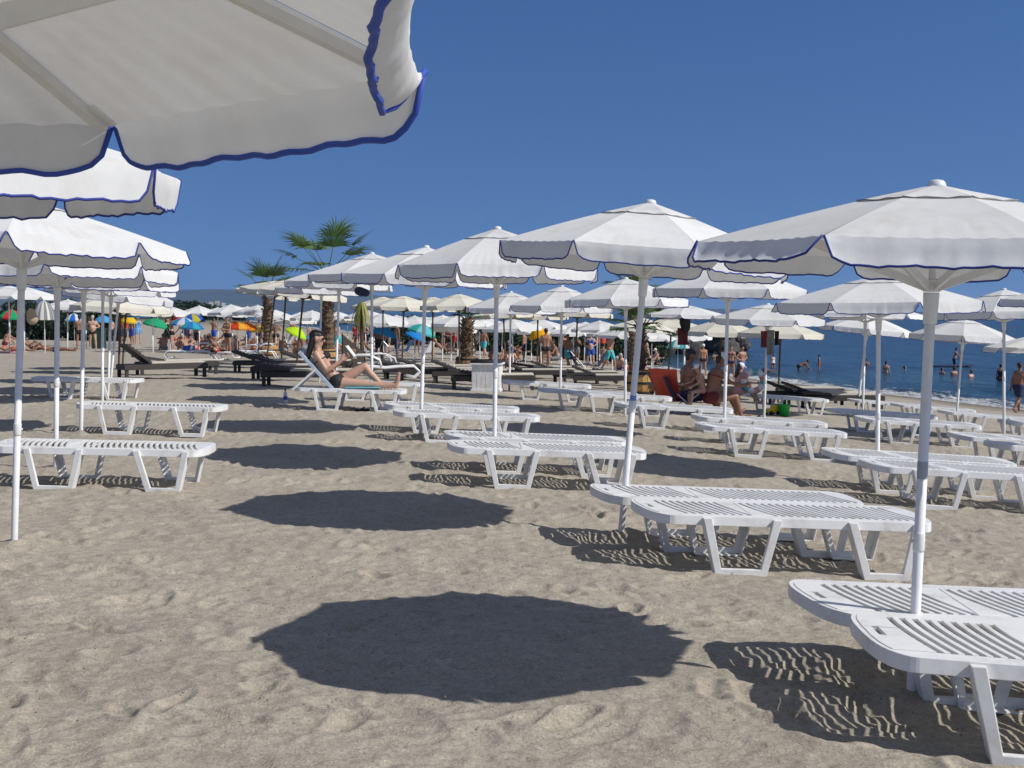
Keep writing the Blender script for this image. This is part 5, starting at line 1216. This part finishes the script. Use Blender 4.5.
beach_chair('light grey chair among the sunbathers on the left', 229, 351, 'grey_cloth', 2.7); beach_chair('white chair at the lime parasol', 288, 350, 'white_cloth', 2.7)
# dark red mat
def flat(name, label, cat, px, by, w, d, m, dz=.03, rz=0):
    p = hit(px, by); mb = MB(); mb.box((0, 0, dz), (w, d, .05)); o = link(name, mb.mesh(name, M[m], False, .02)); o.location = p; o.rotation_euler.z = rz; tag(o, label, cat)
flat('beach_mat', 'dark red mat under the group with the straw hat', 'mat', 212, 351, 2.6, 1.3, 'maroon_cloth'); flat('beach_mat', 'pink towel on the sand at the far left edge', 'towel', 4, 353, 1.6, .9, 'pink_cloth'); flat('beach_mat', 'bright red towel under the white poles left of the small palm', 'towel', 240, 348, 1.2, .8, 'red_cloth')
mb = MB(); mb.cap((0, 0, .13), .13, (.02, 0, .13), .13, 14); o = link('beach_ball', mb.mesh('beach_ball', M['orange_cloth'], True)); o.location = hit(517, 362) + Vector((0, 0, .25)); tag(o, 'orange ball on a dark wicker bed', 'ball')
p = gY(189, 60); mb = MB(); mb.box((0, 0, .17), (.5, .35, .34)); o = link('cool_box', mb.mesh('cool_box', M['blue_cloth'], False, .03)); o.location = p; tag(o, 'blue cool box on the sand below the yellow and blue parasol', 'cool box')
# red flag
p = gY(597, 60); o = thing('red_flag', 'red flag panel on a pole right of the woman in blue', 'flag', p)
mb = MB(); mb.tube([(0, 0, -.2), (0, 0, 1.7)], .02, 8); link('pole', mb.mesh('flag_pole', M['pole']), o); mb = MB(); vs = []
for i in range(9):
    for k in range(2): vs.append((.03 + i * .05, .03 * math.sin(i * .9), 1.65 - k * .42))
mb.add(vs, [(2 * i, 2 * i + 1, 2 * i + 3, 2 * i + 2) for i in range(8)]); link('cloth', mb.mesh('flag_cloth', M['coral_towel'], True), o)
p = gY(309, 64); mb = MB(); mb.box((0, 0, .75), (.75, .04, .85)); o = link('blue_screen', mb.mesh('blue_screen', M['sky_cloth'], False, .01)); o.location = p + Vector((-.2, 0, -.2)); tag(o, 'light blue cloth screen right of the lime parasol', 'screen')

# ------------------------------------------------------------------ palms
def frond(mb, base, az, el, L, fan, rg, droop):
    d = V3(math.cos(el) * math.cos(az), math.cos(el) * math.sin(az), math.sin(el)); side = V3(-math.sin(az), math.cos(az), 0); upv = side.cross(d) * -1
    pts = [base + d * L * t - V3(0, 0, droop * .3 * L * t * t) for t in (0, .35, .7, 1)]
    mb.tube(pts, [.022, .018, .013, .01], 5); c = pts[-1]; d = (pts[-1] - pts[-2]).normalized()
    n = 22
    for i in range(n):
        a = (i / (n - 1) - .5) * R(165); l = fan * (1 - .22 * abs(a) / 1.5) * rg.uniform(.78, 1.12)
        e = (d * math.cos(a) + side * math.sin(a)).normalized(); w = .030
        fold = upv * (.10 * abs(math.sin(a)))
        wv = e.cross(upv).normalized() * w; p0 = c; p1 = c + (e + fold) * l * .55; p2 = p1 + (e + fold * .5 - V3(0, 0, .30 + 1.0 * droop * rg.random())).normalized() * l * .45
        mb.add([p0 - wv * .3, p0 + wv * .3, p1 + wv, p1 - wv, p2], [(0, 1, 2, 3), (3, 2, 4)])
def palm(label, px, Y, topy, leaves, fan, trunk_r, seed, pet=.9, ground=None, mat='palm', spread=(-.2, 1.35), group='palms in planters', trunkm='trunk', facing=None):
    rg = random.Random(seed); g = gY(px, Y); top = atY(px, topy, Y); h = top.z - g.z
    o = thing('palm_tree', label, 'palm tree', g, 0, group)
    mb = MB(); prof = []; nz = max(6, int(h / .09))
    for i in range(nz + 1):
        t_ = i / nz; prof.append((trunk_r * (1.1 - .25 * t_) * (1 + .12 * (i % 2) + rg.uniform(-.05, .05)), h * t_))
    mb.lathe(prof, 12)
    for i in range(int(h * 55)):
        z = rg.uniform(.35 * h, h * .98); a = rg.uniform(0, 6.28); r0 = trunk_r * (1.05 - .25 * z / h); dd = V3(math.cos(a), math.sin(a), 0)
        mb.beam(dd * r0 * .9 + V3(0, 0, z), dd * (r0 + rg.uniform(.06, .14)) + V3(0, 0, z + rg.uniform(.05, .16)), .05, .02)
    link('trunk', mb.mesh('trunk', M[trunkm], False), o)
    mb = MB()
    for i in range(leaves):
        az = i * 2.399 + rg.uniform(-.3, .3); el = spread[0] + (spread[1] - spread[0]) * (i + .5) / leaves
        frond(mb, V3(0, 0, h - .05) + V3(math.cos(az), math.sin(az), 0) * .05, az, el, pet * rg.uniform(.8, 1.15), fan, rg, .35 if el < .5 else .12)
    link('crown', mb.mesh('crown', M[mat]), o); return o, g
palm('big fan palm rising above the umbrellas left of the middle', 328, 44, 272, 12, 1.1, .20, 9, 1.35, spread=(.12, 1.15))
palm('smaller fan palm left of the big one, crown just above the cream canopies', 268, 58, 289, 9, 1.15, .2, 8, .9, spread=(.1, 1.3))
palm('palm with thick trunk in a barrel left of the plank bin', 467, 38.5, 318, 8, .4, .17, 11, .3, spread=(.3, 1.2))
palm('palm in a dark barrel behind the leaning centre pole', 641, 31, 326, 12, .55, .08, 14, .45, spread=(-.1, 1.3))
palm('palm crown behind the second middle umbrella', 633, 46, 287, 9, .85, .14, 17, .6, spread=(.2, 1.3))
# hanging tied fronds (young palm with drooping dry leaves)
p = gY(362, 42); top = atY(362, 301, 42); o = thing('drooping_palm', 'young palm with pale yellow green fronds hanging straight down', 'palm tree', p)
mb = MB(); h = top.z - p.z; mb.lathe([(.07, 0), (.06, h * .95)], 8); link('trunk', mb.mesh('young_trunk', M['trunk']), o); mb = MB(); rg = random.Random(3)
for i in range(46):
    a = rg.uniform(0, 6.28); d = V3(math.cos(a), math.sin(a), 0); l = rg.uniform(.75, 1.05); w = V3(-math.sin(a), math.cos(a), 0) * .03; r_ = rg.uniform(.15, .42)
    pts = [V3(0, 0, h), d * r_ * .35 + V3(0, 0, h - .12), d * r_ * .8 + V3(0, 0, h - l * .55), d * r_ + V3(0, 0, h - l)]
    vs = []
    for q, wf in zip(pts, (.4, 1, 1, .3)): vs += [q - w * wf, q + w * wf]
    mb.add(vs, [(0, 1, 3, 2), (2, 3, 5, 4), (4, 5, 7, 6)])
link('fronds', mb.mesh('drooping_fronds', M['drypalm']), o)
# barrels / planters
def barrel(label, px, Y, r, h, m1='wood', m2='black_cloth'):
    g = gY(px, Y); o = thing('barrel_planter', label, 'planter', g, 0, 'wooden barrel planters')
    mb = MB()
    for k in range(16):
        a0, a1 = 2 * math.pi * (k + .04) / 16, 2 * math.pi * (k + .96) / 16; vs = []
        for t_ in (0, .25, .5, .75, 1):
            rr = r * (.86 + .14 * math.sin(math.pi * t_))
            for a in (a0, a1): vs.append((rr * math.cos(a), rr * math.sin(a), h * t_))
        mb.add(vs, [(2 * i, 2 * i + 1, 2 * i + 3, 2 * i + 2) for i in range(4)])
    mb.lathe([(r * .82, 0), (r * .95, h * .5), (r * .82, h - .04)], 16)
    link('staves', mb.mesh('staves', M[m1]), o); hm = MB()
    for z in (.12, .5, .88): rr = r * (.87 + .14 * math.sin(math.pi * z)); hm.lathe([(rr + .003, h * z - .03), (rr + .006, h * z), (rr + .003, h * z + .03)], 20, capb=False, capt=False)
    link('hoops', hm.mesh('hoops', M[m2], True), o); return o
barrel('dark barrel planter behind the leaning centre pole', 641, 31, .36, .62, 'lightwood'); barrel('barrel planter at the palm trunk left of the plank bin', 467, 38.5, .38, .62, 'wood'); barrel('barrel planter at the foot of the big palm', 326, 44, .42, .6, 'lightwood')
barrel('wooden planter at the foot of the smaller palm', 268, 58, .5, .6, 'lightwood')

# ------------------------------------------------------------------ hedges, tree belt, boulders, distant houses
def leaf_blob(name, n, size, dims, seed, mat):
    rg = np.random.default_rng(seed); mb = MB(); lobes = [(rg.uniform(-.7, .7, 3) * np.array(dims) * .6, rg.uniform(.35, .6)) for _ in range(9)]
    for i in range(n):
        c, r_ = lobes[i % 9]; d = rg.normal(size=3); d /= np.linalg.norm(d); p = c + d * np.array(dims) * r_ * rg.uniform(.6, 1.05); p[2] = abs(p[2] + dims[2] * .6)
        a = rg.normal(size=3); a /= np.linalg.norm(a); b = np.cross(a, rg.normal(size=3)); b /= np.linalg.norm(b); s = size * rg.uniform(.6, 1.3)
        mb.add([p - a * s, p + b * s * .5, p + a * s, p - b * s * .5], [(0, 1, 2, 3)])
    return mb.mesh(name, mat)
HB = [leaf_blob('bush_leaves', 1600, .17, (2.2, 1.3, 1.5), s, M['hedge']) for s in (1, 2)]
st_ = MB(); st_.tube([(0, 0, -.3), (.1, 0, .6), (0, .1, 1.3)], [.12, .09, .05], 6); STM = st_.mesh('bush_stem', M['trunk'])
words = ['far left', 'second', 'third', 'fourth', 'fifth', 'sixth', 'seventh']
for i, px in enumerate((2, 22, 42, 60, 78, 98, 116)):
    p = gY(px, 84 + (i % 2) * 5); o = thing('bush', f'dark green bush in the hedge behind the left parasols, {words[i]} from the left edge' if i else 'dark green bush in the hedge at the far left edge', 'bush', p, i * 1.3, 'bushes of the dark hedge', scale=(.9, .9, 1.0 + .12 * (i % 3)))
    inst(o, [('foliage', HB[i % 2], None), ('stem', STM, None)])
MB_L = ['left of the teal parasol', 'right of the teal parasol', 'left of the palm at the bin', 'right of the palm at the bin', 'behind the third middle pole', 'left of the orange parasol', 'behind the orange parasol', 'right of the orange parasol', 'behind the man left of the woman in blue', 'behind the woman in blue', 'behind the red flag', 'left of the grey haired man']
for i, px in enumerate((388, 412, 440, 468, 492, 512, 534, 556, 578, 600, 622, 645)):
    p = gY(px, 97 - max(0, px - 540) * .09 + (i % 2) * 4); o = thing('bush', 'dark bush of the middle background ' + MB_L[i], 'bush', p, i * 1.7, 'bushes of the dark hedge', scale=(1.05, 1, 1.0 + .1 * (i % 3)))
    inst(o, [('foliage', HB[i % 2], None), ('stem', STM, None)])
TB = [leaf_blob('tree_leaves', 2600, .5, (6, 5, 3.6), s, M['hedge']) for s in (5, 6)]
tt = MB(); tt.tube([(0, 0, -1), (.2, 0, 2), (0, .3, 5)], [.4, .3, .15], 7); TTM = tt.mesh('tree_trunk', M['trunk'])
for i, (px, Y, s) in enumerate(((178, 330, .8), (191, 340, 1.0), (203, 335, .95), (214, 360, .8), (150, 340, .9), (128, 350, .9), (238, 400, .7), (315, 380, .8), (338, 390, .8), (362, 400, .75), (100, 350, .9), (60, 345, 1.0), (20, 350, 1.0))):
    p = gY(px, Y); o = thing('broadleaf_tree', ['dark tree right above the woman in green shorts', 'dark round tree behind the red parasol', 'dark tree above the yellow and blue parasol', 'low dark tree right of the yellow and blue parasol', 'far tree behind the green parasol', 'far tree left of the green parasol', 'far low tree behind the orange parasol', 'far tree left of the big palm trunk', 'far tree right of the big palm trunk', 'far tree behind the drooping palm', 'far tree behind the left row of umbrellas', 'far tree behind the two standing men', 'far tree at the left edge'][i], 'tree', p, i * .9, 'trees beyond the beach', scale=s)
    inst(o, [('crown', TB[i % 2], None), ('trunk', TTM, None)])
def boulder(seed):
    rg = random.Random(seed); bm = bmesh.new(); bmesh.ops.create_icosphere(bm, subdivisions=3, radius=1)
    for v in bm.verts:
        n = v.co.copy(); f = 1 + .25 * math.sin(n.x * 3 + seed) * math.cos(n.y * 2.7 + seed * 2) + .12 * math.sin(n.z * 7 + n.x * 5 + seed); v.co = Vector((n.x * f * 1.15, n.y * f, n.z * f * .8))
    me = bpy.data.meshes.new('boulder'); bm.to_mesh(me); bm.free(); me.materials.append(M['rock']); return me
BO = [boulder(s) for s in (1, 2, 3)]
bl = ['at the sea end of the pile', 'on top near the sea end', 'low in the middle of the pile', 'largest of the pile', 'behind the person in a white cap', 'left of the family umbrella pole', 'right of the family umbrella pole', 'above the seated woman', 'above the big man', 'at the shore end', 'half hidden behind the grey haired man', 'lowest at the water', 'upper row second from the sea', 'upper row third from the sea', 'upper row fourth from the sea', 'behind the man in blue trunks']
for i, l in enumerate(bl):
    px = 742 - i * 5.6 + rnd.uniform(-2, 2); Y = 118 + rnd.uniform(-4, 6); p = atY(px, 352, Y); o = link('boulder', BO[i % 3]); s = rnd.uniform(.8, 1.35)
    o.location = (p.x, p.y, SEA + rnd.choice((.2, .9, 1.5)) ); o.rotation_euler = (rnd.uniform(0, 3), rnd.uniform(0, 3), rnd.uniform(0, 3)); o.scale = (s, s, s); tag(o, 'dark boulder of the breakwater ' + l, 'rock', 'boulders of the breakwater')
HM = [simple('pale_house_wall', (.55, .5, .42), .9), simple('white_house_wall', (.7, .68, .62), .9)]
RM = simple('tiled_roof', (.34, .24, .18), .9); WMt = simple('dark_window', (.04, .05, .06), .3)
def house(px, Y, w, h, lab, k):
    p = gY(px, Y); top = atY(px, 306, Y); p.z = top.z - h * .5
    o = thing('apartment_block', lab, 'building', p, .1 * k, 'pale buildings of the far town'); mb = MB(); mb.box((0, 0, h / 2), (w, w * .6, h)); link('wall', mb.mesh('wall', HM[k % 2]), o)
    mb = MB(); mb.add([(-w * .53, -w * .33, h), (w * .53, -w * .33, h), (w * .53, w * .33, h), (-w * .53, w * .33, h), (-w * .3, 0, h + w * .18), (w * .3, 0, h + w * .18)], [(0, 1, 5, 4), (1, 2, 5), (2, 3, 4, 5), (3, 0, 4), (3, 2, 1, 0)]); link('roof', mb.mesh('roof', RM), o)
    wm_ = MB(); wm_.box((0, 0, 0), (w * .1, .3, h * .12)); wme = wm_.mesh('window', WMt)
    for r_ in range(3):
        for c in range(4): q = link('window', wme, o); q.location = (w * (-.36 + .24 * c), -w * .3, h * (.22 + .27 * r_))
for i, (px, w, h) in enumerate(((206, 4.5, 6), (211.5, 5, 9), (218, 6, 11), (224, 5, 7), (199, 4.5, 6), (189, 5, 6))):
    house(px, 1500 + 40 * i, w, h, ['pale building of the far town above the yellow and blue parasol', 'white building of the far town in the middle of the row', 'tallest pale building of the far town left of the cream umbrellas', 'low white building at the right end of the far town', 'low pale building behind the dark trees', 'white building at the left end of the far town'][i], i)

# debris on the sand
mb = MB(); rg = random.Random(5)
for _ in range(420):
    y = 4.4 + 9 * rg.random() ** 1.4; x = (rg.random() - .5) * (y * .9); z = G(x, y) + .008; a = rg.uniform(0, 3.14); l = rg.uniform(.003, .010); w = rg.uniform(.002, .005)
    mb.box((x, y, z), (l, w, .006), Euler((rg.uniform(-.4, .4), rg.uniform(-.4, .4), a)).to_matrix())
o = link('shell_debris', mb.mesh('shell_debris', simple('shell_bits', (.30, .25, .19), .8, .6, 300))); tag(o, 'small shell and twig crumbs scattered over the near sand', 'debris', kind='stuff')

# ------------------------------------------------------------------ haze
HAZE = 9e-5
if HAZE:
    mb = MB(); mb.box((-500, 6400, 40), (13000, 13600, 300)); hm_, ht = nt('sea_haze')
    pv = N(ht, 'ShaderNodeVolumePrincipled'); pv.inputs['Color'].default_value = (.36, .60, 1.0, 1); pv.inputs['Density'].default_value = HAZE; pv.inputs['Anisotropy'].default_value = .1
    ho = N(ht, 'ShaderNodeOutputMaterial'); ht.links.new(pv.outputs[0], ho.inputs['Volume'])
    o = link('haze', mb.mesh('haze', hm_)); tag(o, None, None, kind='stuff')
# ------------------------------------------------------------------ light
EL = R(40.4); sdir = Vector((.925 * math.cos(EL), -.38 * math.cos(EL), math.sin(EL)))
sd = bpy.data.lights.new('sun', 'SUN'); sd.energy = 4.4; sd.angle = R(.53); sd.color = (1, .965, .905)
so = bpy.data.objects.new('sun', sd); COL.objects.link(so); so.rotation_euler = sdir.to_track_quat('Z', 'Y').to_euler(); so.location = (30, -10, 40)
w = bpy.data.worlds.new("World"); scene.world = w; w.use_nodes = True
t = w.node_tree; t.nodes.clear()
sk = t.nodes.new('ShaderNodeTexSky'); sk.sky_type = 'NISHITA'; sk.sun_disc = False; sk.sun_elevation = EL
sk.sun_rotation = math.atan2(sdir.x, sdir.y); sk.altitude = 0; sk.air_density = 1.0; sk.dust_density = 0; sk.ozone_density = 1.2
bg = t.nodes.new('ShaderNodeBackground'); bg.inputs[1].default_value = .101
ou = t.nodes.new('ShaderNodeOutputWorld'); tc = t.nodes.new('ShaderNodeTexCoord'); va = t.nodes.new('ShaderNodeVectorMath'); va.operation = 'ADD'; va.inputs[1].default_value = (0, 0, .25)
vn = t.nodes.new('ShaderNodeVectorMath'); vn.operation = 'NORMALIZE'; t.links.new(tc.outputs['Generated'], va.inputs[0]); t.links.new(va.outputs[0], vn.inputs[0]); t.links.new(vn.outputs[0], sk.inputs[0])
hs = t.nodes.new('ShaderNodeHueSaturation'); hs.inputs['Hue'].default_value = .512; sz = t.nodes.new('ShaderNodeSeparateXYZ'); t.links.new(tc.outputs['Generated'], sz.inputs[0]); mz = t.nodes.new('ShaderNodeMapRange'); mz.inputs[1].default_value = .25; mz.inputs[2].default_value = .65; mz.inputs[3].default_value = 1.31; mz.inputs[4].default_value = .72; t.links.new(sz.outputs[2], mz.inputs[0]); t.links.new(mz.outputs[0], hs.inputs['Saturation'])
t.links.new(sk.outputs[0], hs.inputs['Color']); t.links.new(hs.outputs[0], bg.inputs[0]); t.links.new(bg.outputs[0], ou.inputs[0])
scene.view_settings.view_transform = 'Standard'; scene.view_settings.look = 'None'; scene.view_settings.exposure = 0; scene.view_settings.gamma = 1
scene.cycles.max_bounces = 6; scene.cycles.use_denoising = True
